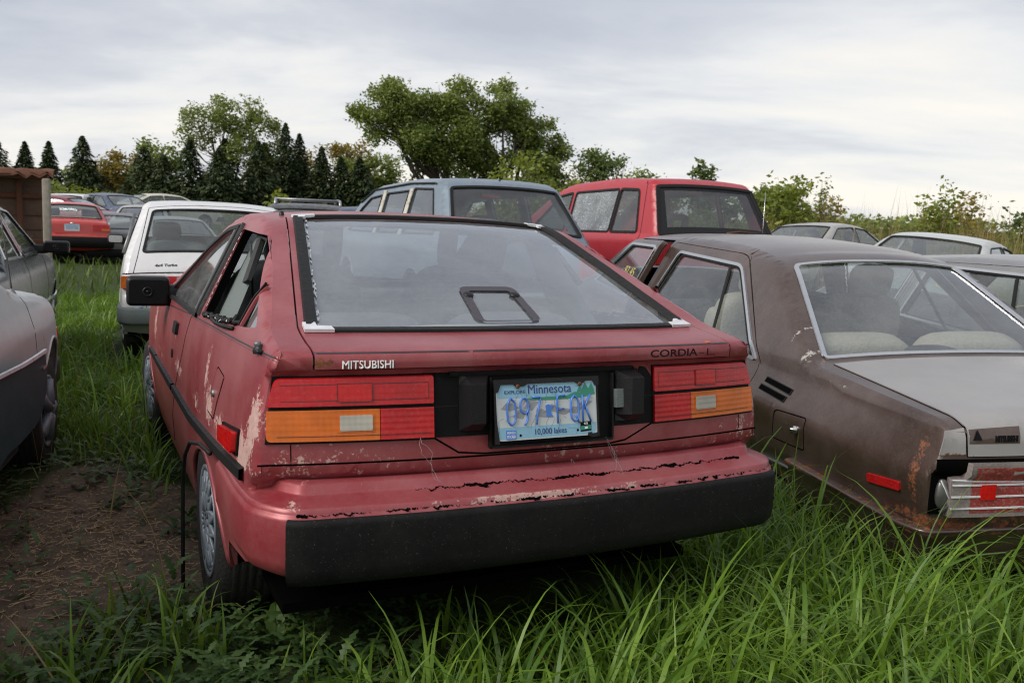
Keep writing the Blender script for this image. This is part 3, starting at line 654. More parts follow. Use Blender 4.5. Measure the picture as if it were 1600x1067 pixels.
    mb=MB(); mb.lathe([(.011,0),(.009,.002),(0,.002)],K([(.560,SLT+.020)])[0],(0,0,1),12); mb.build('stuck_leaf','lens_amber',tail)
    # tail lamps
    for sg in(-1,1):
        e=empty('tail_lamp',(0,0,0),parent=root); X0,X1,XM=.755,.343,.484; SM=SB+.076
        def q(*p): return [(sg*a,b) for a,b in p]
        mb=MB(); mb.pad(K,q((X0+.006,SB-.006),(X1-.004,SB-.006),(X1-.004,ST+.004),(X0-.015,ST+.004)),.004); mb.build('lamp_housing','matte_black',e)
        mb=MB(); mb.pad(K,roundpoly(q((X0,SM+.009),(X1,SM+.009),(X1,ST),(X0-.020,ST)),[.004,.004,.004,.018]),.012); mb.build('upper_lens','lens_red',e)
        mb=MB(); mb.pad(K,q((XM-.002,SB),(X1,SB),(X1,SM),(XM-.002,SM)),.012); mb.build('inner_lower_lens','lens_red',e)
        mb=MB(); mb.pad(K,roundpoly(q((X0+.004,SB),(XM,SB),(XM,SM),(X0,SM)),[.012,.002,.002,.004]),.012); mb.build('turn_signal_lens','lens_amber',e)
        mb=MB(); mb.pad(K,q((.588,SB+.095),(.503,SB+.095),(.503,SB+.142),(.588,SB+.142)),.0145,rnd=.004); mb.build('reflector_square','lens_red_bright',e)
        mb=MB(); mb.pad(K,q((.590,SB+.020),(.498,SB+.020),(.498,SB+.066),(.590,SB+.066)),.0135); mb.build('clear_lens_frame','lens_amber',e)
        mb=MB(); mb.pad(K,q((.584,SB+.024),(.503,SB+.024),(.503,SB+.062),(.584,SB+.062)),.0155,rnd=.004); mb.build('reversing_lens','lens_clear',e)
        mb=MB(); mb.trim(K,q((X0-.02,SB+.012),(X1+.01,SB+.012)),.0015,.0005,base=.0122); mb.trim(K,q((X0-.03,ST-.018),(X1+.014,ST-.018),(X1+.014,SM+.022),(X0-.03,SM+.022)),.0015,.0005,base=.0122); mb.trim(K,q((.588,SB+.095),(.503,SB+.095),(.503,SB+.142),(.588,SB+.142)),.002,.0006,closed=True,base=.0146);mb.build('lens_line','interior_dark',e)
    # black centre applique with the plate recess
    e=empty('plate_surround',(0,0,0),parent=root)
    mb=MB(); mb.pad(K,[(-.338,SB-.002),(-.185,SB-.002),(-.185,SB-.040),(.195,SB-.040),(.195,SB-.002),(.338,SB-.002),(.338,ST-.03),(.318,ST-.003),(.296,ST+.002),(.288,ST-.018),(.27,ST+.004),(-.338,ST+.004)],.003); mb.build('surround_panel','matte_black',e)
    for (x0,x1) in((-.272,-.190),(.205,.288)):
        mb=MB(); sgn=-1 if x0<0 else 1; xo,xi=(x0,x1) if x0<0 else (x1,x0)
        G=[]
        for s,hh in((SB+.012,.02),(SB+.03,.052),(ST-.030,.058),(ST-.004,.018)):
            G.append([K([(xo,s)],.002)[0],K([(xo-sgn*.014,s)],hh)[0],K([(xi+sgn*.028,s)],hh)[0],K([(xi,s)],.006)[0]])
        mb.grid(np.array(G),False); mb.add([G[0][0],G[0][1],G[0][2],G[0][3]],[(0,1,2,3)],False); mb.add([G[3][0],G[3][1],G[3][2],G[3][3]],[(0,1,2,3)],False)
        mb.build('lamp_pod','black_plastic',e)
    mb=MB(); mb.trim(K,[(-.338,SB+.075),(-.275,SB+.075)],.003,.0006,base=.0032); mb.trim(K,[(.29,SB+.075),(.338,SB+.075)],.003,.0006,base=.0032); mb.trim(K,[(-.30,ST+.002),(.26,ST+.002)],.012,.012); mb.trim(K,[(-.185,SB-.036),(.192,SB-.036)],.008,.016)
    mb.trim(K,[(-.186,SB-.036),(-.186,ST-.01)],.007,.014);mb.trim(K,[(.193,SB-.036),(.193,ST-.01)],.007,.014); mb.build('surround_rim','rubber',e)
    mb=MB(); mb.pad(K,[(.196,SB+.05),(.222,SB+.05),(.222,SB+.10),(.196,SB+.10)],.03); mb.build('broken_lamp_socket','interior_grey',e)
    th=R(10.1); pc=np.array((-.029,.062,.783)); ux=np.array([1,0,0.]); uz=np.array([0,math.sin(th),math.cos(th)])
    make_plate(root,pc,ux,uz,'097*FQK')
    mp=plane(pc,ux,uz); e=empty('plate_frame',(0,0,0),parent=root)
    mb=MB(); mb.pad(mp,roundpoly([(-.160,.052),(-.160,.086),(.160,.086),(.160,.060),(.148,.060),(.142,.074),(.118,.074),(.112,.068),(.092,.068),(.084,.072),(-.062,.072),(-.070,.066),(-.095,.066),(-.102,.072),(-.140,.072),(-.148,.052)],.003),.006); mb.pad(mp,[(-.160,-.084),(-.146,-.084),(-.1525,-.03),(-.156,.06),(-.160,.06)],.004)
    mb.pad(mp,[(.122,-.076),(.135,-.082),(.158,-.080),(.1575,.06),(.1525,.06),(.1525,-.070),(.135,-.072),(.135,-.068),(.123,-.068)],.004); mb.build('frame_bar','black_plastic',e)
    mb=MB(); lettering(mb,mp,'NORTHFIELD, MN',-.045,.045,.0755,.0825,.0006,.0,.006); mb.build('frame_lettering','interior_dark',e)
    for x in(-.090,.100): mb=MB(); mb.lathe([(.006,.004),(.006,.007),(.004,.008),(0,.008)],mp([(x,.066)])[0],np.cross(ux,uz),12); mb.build('screw','rust_metal',e)
    # bumper
    path=[(-.806,.60),(-.808,.30),(-.797,.13),(-.722,.030),(-.40,-.004),(0,-.016),(.40,-.004),(.735,.030),(.800,.12),(.808,.30),(.806,.60)]
    path=roundpoly(path,.05,False,5); path=resample(path,.03)
    e=empty('rear_bumper',(0,0,0),parent=root); mb=MB()
    rg=np.random.default_rng(5)
    sweep_plan(mb,path,[(-.19,.606),(-.150,.618),(-.085,.625),(-.070,.620),(-.064,.600),(-.058,.597),(-.006,.583),(.001,.581),(.002,.570),(.004,.566),(.009,.562),(.012,.553),(.012,.45),(.0,.42),(-.04,.395)],-1)
    mb.build('bumper_cover','red_paint',e,lambda V:(V[:,1]<.06)*((.37+.16*np.sin(V[:,0]*5+2))*(V[:,2]>.5635)*(V[:,2]<.5825)+.20*(V[:,2]>=.5825)*(V[:,2]<.6))+.24*np.exp(-((V[:,0]+.72)/.06)**2)*(V[:,1]<.15)*(V[:,2]>.58),lambda V:(V[:,2]<.42)*.45)
    i0=[i for i,p in enumerate(path) if p[1]<.052]; pb=path[i0[0]:i0[-1]+1]
    mb=MB(); sec=[(.010,.560),(.020,.560),(.026,.553),(.027,.545),(.027,.440),(.022,.412),(.008,.394),(-.022,.386)]; sweep_plan(mb,pb,sec,-1)
    for P_,ii in((pb[0],0),(pb[-1],-1)):
        T=(pb[1]-pb[0]) if ii==0 else (pb[-1]-pb[-2]); T=T/np.linalg.norm(T); N=np.array([T[1],-T[0]]); mb.add([(P_[0]+N[0]*d,P_[1]+N[1]*d,z) for d,z in sec],[tuple(range(len(sec)))],False)
    mb.build('bumper_face','bumper_black',e,lambda V:.04+.22*np.exp(-((V[:,2]-.55)/.015)**2))
    # cracked paint: two long ragged splits along the ledges
    N_=np.gradient(pb,axis=0); N_/=np.linalg.norm(N_,axis=1)[:,None]; Nn=np.stack([N_[:,1],-N_[:,0]],1)
    for (d0,z0,amp,f0,f1,rr) in((-.056,.5965,.006,.22,.93,.0030),(.003,.5665,.005,.02,.98,.0026)):
        P=[];Rr=[]; m=len(pb)*14; w1=0.
        for i in range(m):
            t=i/(m-1); 
            if not f0<t<f1: continue
            q=t*(len(pb)-1); i_=min(int(q),len(pb)-2); f=q-i_; b=pb[i_]*(1-f)+pb[i_+1]*f; w1=.75*w1+rg.normal(0,amp*.55); nn_=Nn[i_]; dd=d0+w1
            P.append((b[0]+nn_[0]*dd,b[1]+nn_[1]*dd,z0+.001+max(-.002,-w1*.25))); Rr.append(rr*max(.12,.55+.5*math.sin(t*31+z0*90)+.5*math.sin(t*77)+rg.normal(0,.35)))
        mb=MB(); mb.tube(P,np.maximum(Rr,.0004),5); mb.build('paint_crack','void_black',e)
    # side furniture (built both sides)
    for sg in(-1,1):
        mp=B.side(sg)
        d=MB(); d.panel(mp,[(1+0*0,0)] and roundpoly([(1.468,.925),(1.468,1.234),(1.70,1.216),(1.935,1.145),(2.46,.925),(2.653,.80),(2.733,.55),(2.733,.267),(2.105,.267),(1.937,.503),(1.667,.722),(1.606,.882)],[.0,.03,.08,.08,.05,.05,.08,.1,.1,.1,.1,.04]),[doorwin],(.022,.022),.001)
        d.wall(mp,doorwin,.001,-.03); dr=d.build('door','red_paint',root,wear,rust)
        mb=MB(); mb.panel(mp,doorwin,(),(.08,.08),-.010); mb.build('door_window','dark_glass',dr)
        mb=MB(); mb.trim(mp,roundpoly([(2.44,.915),(1.94,1.142),(1.70,1.214),(1.475,1.232)],.06,False),.022,.006,base=.001); mb.trim(mp,[(1.475,1.232),(1.475,.905)],.030,.008,base=.001); mb.trim(mp,[(1.455,.900),(2.46,.892)],.020,.010,base=.001); mb.build('window_seal','rubber',dr)
        mb=MB(); mb.trim(mp,[(1.49,1.215),(1.49,.92)],.012,.004,base=.009); mb.build('seal_strip','steel_dull',dr)
        mb=MB(); mb.pad(mp,[(1.885,.775),(1.99,.775),(1.99,.822),(1.885,.822)],.014,rnd=.01); mb.build('door_handle','black_plastic',dr); mb=MB(); mb.pad(mp,[(1.985,.665),(2.03,.665),(2.03,.70),(1.985,.70)],.006,rnd=.012); mb.build('door_lock','black_plastic',dr)
        mb=MB(); mb.trim(mp,[(.16,.930),(.5,.921),(1.59,.888)],.005,.0007); mb.trim(mp,[(.16,.923),(.5,.914),(1.59,.881)],.0015,.0007); mb.build('pin_stripe','pin_stripe',body)
        mb=MB(); mb.trim(mp,[(1.62,.887),(2.5,.848)],.005,.0007,base=.001); mb.build('pin_stripe','pin_stripe',dr)
        mb=MB(); mb.trim(mp,[(.252,.618),(.32,.615),(1.27,.556),(1.88,.553)],.034,.014); mb.build('rub_strip','rubber',body); mb=MB(); mb.trim(mp,[(2.76,.553),(3.1,.55)],.034,.014); mb.build('rub_strip','rubber',body)
        mb=MB(); mb.trim(mp,[(1.91,.5535),(2.73,.553)],.034,.014,base=.001); mb.build('rub_strip','rubber',dr)
        fl=[(.632,.805),(.775,.815),(.882,.660),(.745,.658)]
        mb=MB(); mb.trim(mp,roundpoly(fl,.015),.004,.0007,closed=True); mb.build('fuel_flap_gap','void_black',body)
        mb=MB(); mb.pad(mp,roundpoly([(.640,.802),(.772,.811),(.873,.664),(.75,.663)],.012),.0016); ff=mb.build('fuel_flap','red_paint',root,wear)
        if sg<0:
            mb=MB(); mb.lathe([(.012,0),(.012,.006),(.007,.010),(0,.010)],mp([(.762,.735)])[0],(-1,0,0),16); mb.build('fuel_flap_lock','steel_dull',ff)
        mb=MB(); mb.pad(mp,[(.330,.645),(.545,.638),(.560,.692),(.330,.718)],.006,rnd=.01); mk=mb.build('side_marker_bezel','matte_black',root)
        mb=MB(); mb.pad(mp,[(.338,.652),(.535,.645),(.548,.686),(.338,.708)],.020,rnd=.01); mb.build('side_marker_lens','lens_red_bright',mk)
        # black rear-quarter glass sliver and torn seal in the broken window
        mb=MB(); mb.panel(mp,[(.62,.958),(.455,.972),(.62,1.055),(.635,1.04)],(),(.05,.05),-.012); mb.build('quarter_window_sliver','dark_glass',root)
        mb=MB(); mb.trim(mp,[(.645,.955),(.625,1.02),(.60,1.075)],.022,.008,base=-.006); mb.build('quarter_divider','red_paint',body)
        mb=MB(); mb.trim(mp,[(.655,.955),(.64,1.02),(.60,1.08)],.010,.008,base=-.002); rg2=np.random.default_rng(3)
        for k in range(14):
            y=.66+k*.047; mb.tube([mp([(y,.957-.036*(y-.6)/.74+rg2.normal(0,.004))],rg2.uniform(-.004,.012))[0],mp([(y+.03,.957-.036*(y-.57)/.74+rg2.normal(0,.006))],rg2.uniform(-.004,.014))[0],mp([(y+.06,.957-.036*(y-.54)/.74+rg2.normal(0,.004))],rg2.uniform(-.004,.012))[0]],rg2.uniform(.005,.009),6)
        mb.tube([mp([(.70,.938)],.004)[0],mp([(.80,.930)],.012)[0],mp([(.98,.922)],.010)[0],mp([(1.05,.925)],.014)[0]],.006,6)
        mb.build('torn_seal','rubber',body)
        mb=MB(); 
        for k in range(26):
            t=rg2.random(); mb.trim(mp,[(1.34+t*.045+rg2.normal(0,.002),.93+t*.29),(1.34+(t+.03)*.045+rg2.normal(0,.003),.93+(t+.03)*.29)],rg2.uniform(.002,.006),.001,base=.0006)
        for k in range(16):
            y=rg2.uniform(.68,1.3); mb.trim(mp,[(y,.953-.036*(y-.6)/.74+rg2.normal(0,.003)),(y+.02,.953-.036*(y-.58)/.74+rg2.normal(0,.003))],rg2.uniform(.002,.004),.001,base=.011)
        tag(mb.build('old_sealant','bright_plastic',body),kind='stuff')
        mb=MB(); mb.trim(mp,[(1.428,.905),(1.420,1.245)],.050,.006,base=.001); mb.build('pillar_strip','rubber',body)
        # pillar trim seen inside the broken opening, with the air vent
        mb=MB(); mb.panel(mp,[(1.40,.90),(1.03,.90),(1.08,1.02),(1.18,1.235),(1.40,1.235)],(),(.08,.08),-.055); mb.build('pillar_trim','interior_grey',root)
        mb=MB(); mb.pad(mp,[(1.07,1.075),(1.13,1.06),(1.25,1.205),(1.19,1.215)],.014,(.05,.05),-.050,rnd=.01); mb.build('pillar_vent','interior_dark',root)
    mb=MB(); mp=B.side(-1); c=mp([(.31,.93)])[0]; mb.lathe([(.020,-.004),(.018,.004),(.010,.012),(.008,.013)],c,(-.35,-.1,.93),16); mb.box(c+np.array([-.004,-.018,-.002]),(.02,.045,.010),bev=.004); mb.build('aerial_base','black_plastic',root)
    mb=MB(); mb.lathe([(.009,.012),(.009,.020),(.007,.022),(0,.022)],c,(-.35,-.1,.93),14); mb.build('aerial_nut','steel_dull',root)
    mb=MB(); c=K([(0,0)])[0]; mb.lathe([(.010,0),(.007,.014),(0,.016)],K([(-.50,B.S(1.2,1.27)+.06)])[0],(0,0,1),10); mb.build('roof_bung','black_plastic',root)
    # windscreen, mirror, wheels, hose, interior
    mb=MB(); mb.panel(K,wsl,(),(.1,.1),-.004); mb.build('windscreen','clear_glass',root)
    mb=MB(); mb.trim(K,wsl,.03,.006,closed=True); mb.build('windscreen_seal','rubber',root)
    make_mirror(root,(-.868,2.43,.915),-1,(.185,.12,.135),'black_plastic',.10,True,-6)
    make_mirror(root,(.868,2.43,.915),1,(.185,.12,.135),'black_plastic',.10,False,6)
    for y,z in((.93,.285),(3.38,.29)):
        for sg in(-1,1): make_wheel(root,(sg*(.715 if y>2 else .712),y,z),sg,tilt=(0 if y<2 else 4),rimm='rim_grey')
    interior(root,B,.62,2.75,belt=.88,floor=.37,dash=2.45,liner=(B.S(1.10,1.258)+.06,B.S(1.80,1.25)))
    for x in(-.36,.36): make_seat(root,x,1.95,.50,'seat_fabric',.50,True,14,True)
    mb=MB(); 
    for x in(-.31,.31): mb.blob((x,1.02,.72),(.56,.18,.46),.4,rotx(14)); mb.blob((x,1.25,.45),(.56,.5,.18),.4)
    mb.build('rear_bench','seat_fabric',root)
    mb=MB(); mb.blob((.02,.72,.80),(.62,.50,.26),.55); mb.blob((-.45,.8,.78),(.3,.36,.26),.6); mb.build('parcel_padding','seat_beige',root)
    mb=MB(); mb.box((0,.62,.70),(1.2,.75,.03)); mb.box((0,.28,.60),(1.2,.03,.25)); mb.build('load_floor','interior_grey',root)
    make_steering(root,-.36,2.28,.90)
    mb=MB(); mb.tube([(-.60,1.30,1.17),(-.58,1.35,.9),(-.56,1.45,.5)],.014,6,flat=.3); mb.build('seat_belt','interior_dark',root)
    P=[(-.83,.62,.585),(-.845,.75,.585),(-.855,.90,.555),(-.86,1.0,.49),(-.862,1.05,.40),(-.862,1.06,.25),(-.862,1.066,.02),(-.862,1.07,-.01)]
    mb=MB(); Q=[]; P=np.array(P)
    for i in range(len(P)-1):
        for t in (0,.33,.66): Q.append(P[i]*(1-t)+P[i+1]*t)
    Q.append(P[-1]); mb.tube(Q,.0065,8); mb.build('loose_arch_rubber','rubber',root)
    # spider silk on the tail
    mb=MB(); rg=np.random.default_rng(8)
    for (x,s) in((-.38,SB-.0),(.17,SB-.03),(.06,SB-.08),(.19,SB-.06)):
        for j in range(2):
            P=[K([(x,s)],.012)[0]]
            for k in range(10): P.append(P[-1]+np.array([rg.normal(.004,.006),rg.normal(-.004,.004),-.011+rg.normal(0,.003)]))
            mb.tube(P,.0004,4)
    mb.build('cobweb','plate_grey',root)
    return root
build_hero()
#==END_HERO

# ------------------------------------------------------------------ a general car
def make_car(name,label,cat,pos,yaw,B,pm,rw=None,fw=None,wins=(),arch=(),*,pitch=0,roll=0,step=.05,group=None,rim='rim_silver',lamps=(),bumper=None,plate=None,seats=(),
             gaps=(),gm='clear_glass',gms=None,mirror=None,mirror_dark=False,deck=None,seatfab='seat_fabric',belt=.84,floor=.25,doors=(),trimm='rubber',trimw=.02,front_bumper=True,rwg=None,wheel_r=.29,wear=None,rust=None,strip=None,brake=None,liner=True,detail=True,steer=True,style='spoke',tub=True):
    root=empty(name,pos,yaw,label,cat,group,pitch,roll); K=B.skin
    L=B.L; outline=[tuple(p) for p in B.P]; zb=outline[0][1]; ar=[ell(y,z,ra,rz,180,0) for (y,z,ra,rz) in arch]
    low=[]
    for a in sorted(ar,key=lambda a:-a[0][0]): low+=[(max(p[0] for p in a)+.05,zb-.0)]+a[::-1]+[(min(p[0] for p in a)-.05,zb-.0)]
    outline=outline+[p for p in low if p[0]<outline[-1][0]-.02 and p[0]>outline[0][0]+.02]
    mb=MB(); dh=[roundpoly(d['outline'],d.get('r',.04)) for d in doors]; indoor=[w for d in doors for w in d.get('wins',())]
    wl=[roundpoly(w['p'],w.get('r',.03)) for w in wins]
    rwl=fwl=None; sk=[]
    def quad(q): (xb,yb,zb_),(xt,yt,zt)=q; s0=B.S(yb,zb_);s1=B.S(yt,zt); return roundpoly(resample([(-xb,s0),(xb,s0),(xt,s1),(-xt,s1)],.5,True),.03)
    if rw: rwl=resample(quad(rw),.08,True); sk.append(rwl)
    if fw: fwl=resample(quad(fw),.08,True); sk.append(fwl)
    for sg in(-1,1):
        mp=B.side(sg); holes=[w for w in wl]+list(dh)
        mb.panel(mp,outline,holes,(step,step))
        for w in wl: mb.wall(mp,w,0,-.03)
        for a in ar: mb.wall(mp,a,.003,-.04,False); mb.tube(mp(a,-.002),.008,6)
    mb.panel(K,B.skinrect(0,B.s[-1]),sk,(max(step,.06),step))
    body=mb.build('body',pm,root,wear,rust)
    mb=MB()
    for sg in(-1,1):
        mp=B.side(sg)
        for a in ar: mb.wall(mp,a,-.03,-.28,False); mb.panel(mp,a,(),(.2,.2),-.27)
        for d in dh: mb.wall(mp,d,-.004,-.03)
    hw=float(B.w0(np.array([L/2]),np.array([.5]))[0])-.12
    mb.box((0,L/2,zb+.01),(2*hw,L-.3,.03)); mb.build('underbody','void_black',root)
    for k,w in enumerate(wl):
        W=wins[k]
        for sg in(-1,1):
            mp=B.side(sg)
            if W.get('glass',1): mb=MB(); mb.panel(mp,w,(),(.2,.2),-.008); mb.build('side_window',W.get('m',gms or gm),root)
            mb=MB(); mb.trim(mp,w,W.get('tw',trimw),.007,closed=True,base=.0005); mb.build('window_trim',W.get('tm',trimm),root)
            if 'div' in W: mb=MB(); mb.trim(mp,W['div'],.026,.006,base=-.006); mb.build('window_divider','rubber',root)
    for d,dl in zip(doors,dh):
        for sg in(-1,1):
            mp=B.side(sg); mid=np.mean(dl,0); dd=(dl-mid)*np.array([1-.009/(np.ptp(dl[:,0])),1-.009/(np.ptp(dl[:,1]))])+mid
            dw=[roundpoly(w['p'],w.get('r',.03)) for w in d['wins']]
            if d.get('open') and sg==d['open'][0]:
                ang=d['open'][1]; hy=d['outline'][d['hinge']][0]; hx=float(B.w0(np.array([hy]),np.array([.6]))[0])
                e=empty('open_'+d['name'],(sg*hx,hy,0),parent=root); e.rotation_euler=(0,0,R(ang*sg)); off=np.array([sg*hx,hy,0]); par=e
                mq=lambda V,o=0.,mp=mp,off=off: mp(V,o)-off
            else: par=root; mq=mp
            mb=MB(); mb.panel(mq,dd,dw,(step,step),.001); mb.wall(mq,dd,.001,-.03)
            for w in dw: mb.wall(mq,w,.001,-.03)
            if par is not root: mb.panel(mq,dd,dw,(.2,.2),-.035)
            do=mb.build(d['name'],pm if 'pm' not in d else d['pm'],par,wear,rust)
            for w,W in zip(dw,d['wins']):
                mb=MB(); mb.panel(mq,w,(),(.2,.2),-.010); mb.build('door_window',W.get('m',gms or gm),do)
                mb=MB(); mb.trim(mq,w,W.get('tw',trimw),.009,closed=True,base=.001); mb.build('window_trim',W.get('tm',trimm),do)
                c=w.mean(0); mb=MB(); mb.trim(mq,(w-c)*np.array([.93,.93])+c,.016,.004,closed=True,base=-.004); mb.build('window_seal','rubber',do)
                if 'div' in W: mb=MB(); mb.trim(mq,W['div'],.028,.006,base=-.004); mb.build('window_divider','rubber',do)
                if 'chalk' in W and sg==W.get('cs',-1):
                    mb=MB(); t,x0,x1,y0,y1=W['chalk']; 
                    if sg<0: x0,x1=x1,x0
                    lettering(mb,mq,t,x0,x1,y0,y1,.0008,.0,-.009,.15); mb.build('chalk_writing','chalk_yellow',do)
            if d.get('handle'): hy_,hz_=d['handle']; mb=MB(); mb.pad(mq,[(hy_,hz_),(hy_+.13,hz_),(hy_+.13,hz_+.03),(hy_,hz_+.03)],.02,rnd=.01); mb.build('door_handle','chrome' if trimm=='chrome' else 'black_plastic',do)
    if rwl is not None:
        mb=MB(); mb.panel(K,rwl,(),(.12,.12),-.006); o=mb.build('rear_window',rwg or gm,root)
        mb=MB(); mb.trim(K,rwl,trimw*1.5,.008,closed=True,base=.001); mb.build('window_trim',trimm,o)
    if fwl is not None:
        mb=MB(); mb.panel(K,fwl,(),(.12,.12),-.006); o=mb.build('windscreen',gm,root)
        mb=MB(); mb.trim(K,fwl,trimw*1.4,.008,closed=True,base=.001); mb.build('window_trim',trimm,o)
    if gaps:
        mb=MB()
        for g in gaps:
            for sg in(-1,1): mb.trim(B.side(sg),g,.006,.0008)
        mb.build('panel_gap','void_black',body)
    if strip:
        for sg in(-1,1): mb=MB(); mb.trim(B.side(sg),strip[0],strip[1],.014); mb.build('side_moulding',strip[2],body)
    for (m,x0,x1,z0,z1,h) in lamps:
        for sg in(-1,1):
            y=np.interp((z0+z1)/2,[p[1] for p in B.P[:12]],[p[0] for p in B.P[:12]]); s0=B.S(y,z0); s1=B.S(y,z1)
            mb=MB(); mb.pad(K,[(sg*x0,s0),(sg*x1,s0),(sg*x1,s1),(sg*x0,s1)],h,(.08,.08),rnd=.008); mb.build('tail_lamp' if m!='matte_black' else 'lamp_panel',m,root)
    if bumper:
        z0,z1,bm_,dep=bumper; 
        for end in ((0,1) if front_bumper else (0,)):
            wv=float(B.w0(np.array([.15 if end==0 else L-.1]),np.array([(z0+z1)/2]))[0]); yy=B.y0 if end==0 else L; sy=1 if end==0 else -1
            path=[(-wv-.01,yy+sy*.5),(-wv-.012,yy+sy*.10),(-wv+.05,yy-sy*.05),(0,yy-sy*.08),(wv-.05,yy-sy*.05),(wv+.012,yy+sy*.10),(wv+.01,yy+sy*.5)]
            path=resample(roundpoly(path,.06,False,4),.12); mb=MB(); sweep_plan(mb,path,[(-.10,z1+.0),(dep*.5,z1),(dep,z1-.02),(dep,z0+.02),(dep*.5,z0),(-.10,z0)],-sy)
            mb.build('rear_bumper' if end==0 else 'front_bumper',bm_,root)
    if plate:
        x,y,z,chars,dull=plate; make_plate(root,(x,y,z),np.array([1,0,0.]),np.array([0,.05,1.]),chars,False,dull)
    for (y,z,ra,rz) in arch:
        for sg in(-1,1): make_wheel(root,(sg*(hw-.0),y,wheel_r),sg,r=wheel_r,style=style,rimm=rim)
    if detail:
        ymin=B.P[:,0][B.P[:,1]>belt].min(); interior(root,B,max(.5,ymin),L-1.15,belt=belt,floor=floor,dash=L-1.45,liner=(B.S(*B.P[np.argmax(B.P[:,1])])-.6,B.S(*B.P[np.argmax(B.P[:,1])])+.5) if liner else None)
        for (x,y,h) in seats: make_seat(root,x,y,.46,seatfab,.5,True,14,h)
        if steer: make_steering(root,-.36,L-1.75,belt+.02)
    if mirror:
        y,z,sz=mirror
        for sg in(-1,1): xx=float(B.w0(np.array([y]),np.array([z]))[0]); make_mirror(root,(sg*(xx+sz[0]/2+.05),y,z+.03),sg,sz,'black_plastic',.09,mirror_dark)
    if brake:
        x,y,z=brake; mb=MB(); mb.box((x,y,z),(.2,.06,.045),bev=.01); mb.build('high_brake_lamp','lens_red',root)
    return root,B,body

SEDAN=Body([(.14,.28,0,.04),(.05,.46,.03,.04),(.055,.655,.02,.04),(.03,.67,0,.04),(.04,.812,.02,.04),(.10,.842,.05,.03),(.93,.880,.04,.03),(1.60,1.278,.12,.035),(1.95,1.33,.3,.03),(2.6,1.345,.3,.03),(3.60,1.295,.12,.03),(4.20,.935,.12,.06),(4.75,.85,.15,.03),(4.86,.72,.05,.06),(4.86,.40,.05,.06),(4.75,.25,0,.05)],
 [(.2,.68),(.36,.75),(.42,.788),(.60,.830),(.632,.834),(.655,.826),(.80,.770),(.88,.752),(.93,.73),(1.30,.565),(1.40,.50)],r=[(.7,.010),(.86,.022),(1.3,.07)],rear=(.9,.05),nose=(.9,.10))
def brown_wear(V):
    o=gauss(V,[(1.0,.92,.03,.10,.55),(1.15,.98,.02,.12,.5),(.7,.845,.25,.012,.42),(2.1,1.33,.5,.03,.30),(.9,.6,.3,.05,.22)])
    return np.maximum(o,(V[:,2]>1.30)*.18)
def brown_rust(V):
    return np.maximum(gauss(V,[(.12,.66,.035,.22,.62),(.16,.82,.05,.03,.45),(.9,.86,.10,.02,.42),(.1,.46,.3,.05,.6),(1.2,.33,1.0,.04,.5),(2.6,.3,1.5,.05,.5)]),0)
rear_door=dict(name='rear_door',outline=[(1.37,.28),(1.37,.66),(1.33,.80),(1.90,1.285),(2.0,1.30),(2.92,1.30),(3.02,.95),(3.05,.28)],r=[.05,.1,.06,.05,.03,.03,.02,.05],handle=None,
  wins=[dict(p=[(1.385,.812),(1.925,1.235),(2.775,1.245),(2.905,.915)],r=[.04,.05,.04,.03],tm='chrome',tw=.022,div=[(1.90,.845),(2.06,1.225)])])
front_door=dict(name='front_door',outline=[(3.07,.28),(3.045,.93),(2.955,1.31),(3.55,1.285),(4.12,.94),(4.20,.7),(4.20,.28)],r=[.05,.02,.03,.06,.06,.05,.05],hinge=5,handle=(3.12,.78),open=(-1,4),
  wins=[dict(p=[(3.09,.915),(3.005,1.262),(3.50,1.248),(4.00,.93)],r=.03,tm='chrome',tw=.022,chalk=('87 45',3.22,3.44,1.04,1.10))])
brown,_,bb=make_car('sedan_car','weathered brown sedan with rusty tail corner and front door ajar','car',(2.38,-.03,-.20),12,SEDAN,'brown_paint',
  rw=((.665,.955,.893),(.475,1.585,1.270)),fw=((.66,4.16,.955),(.5,3.64,1.28)),arch=[(3.98,.24,.36,.32)],pitch=2.5,roll=-1,step=.028,
  bumper=None,seats=[(-.36,2.55,False),(.36,2.55,False)],gm='clear_glass',rwg='sedan_rear_glass',seatfab='seat_beige',doors=[rear_door,front_door],trimm='chrome',trimw=.018,wear=brown_wear,rust=brown_rust,belt=.80,wheel_r=.27)
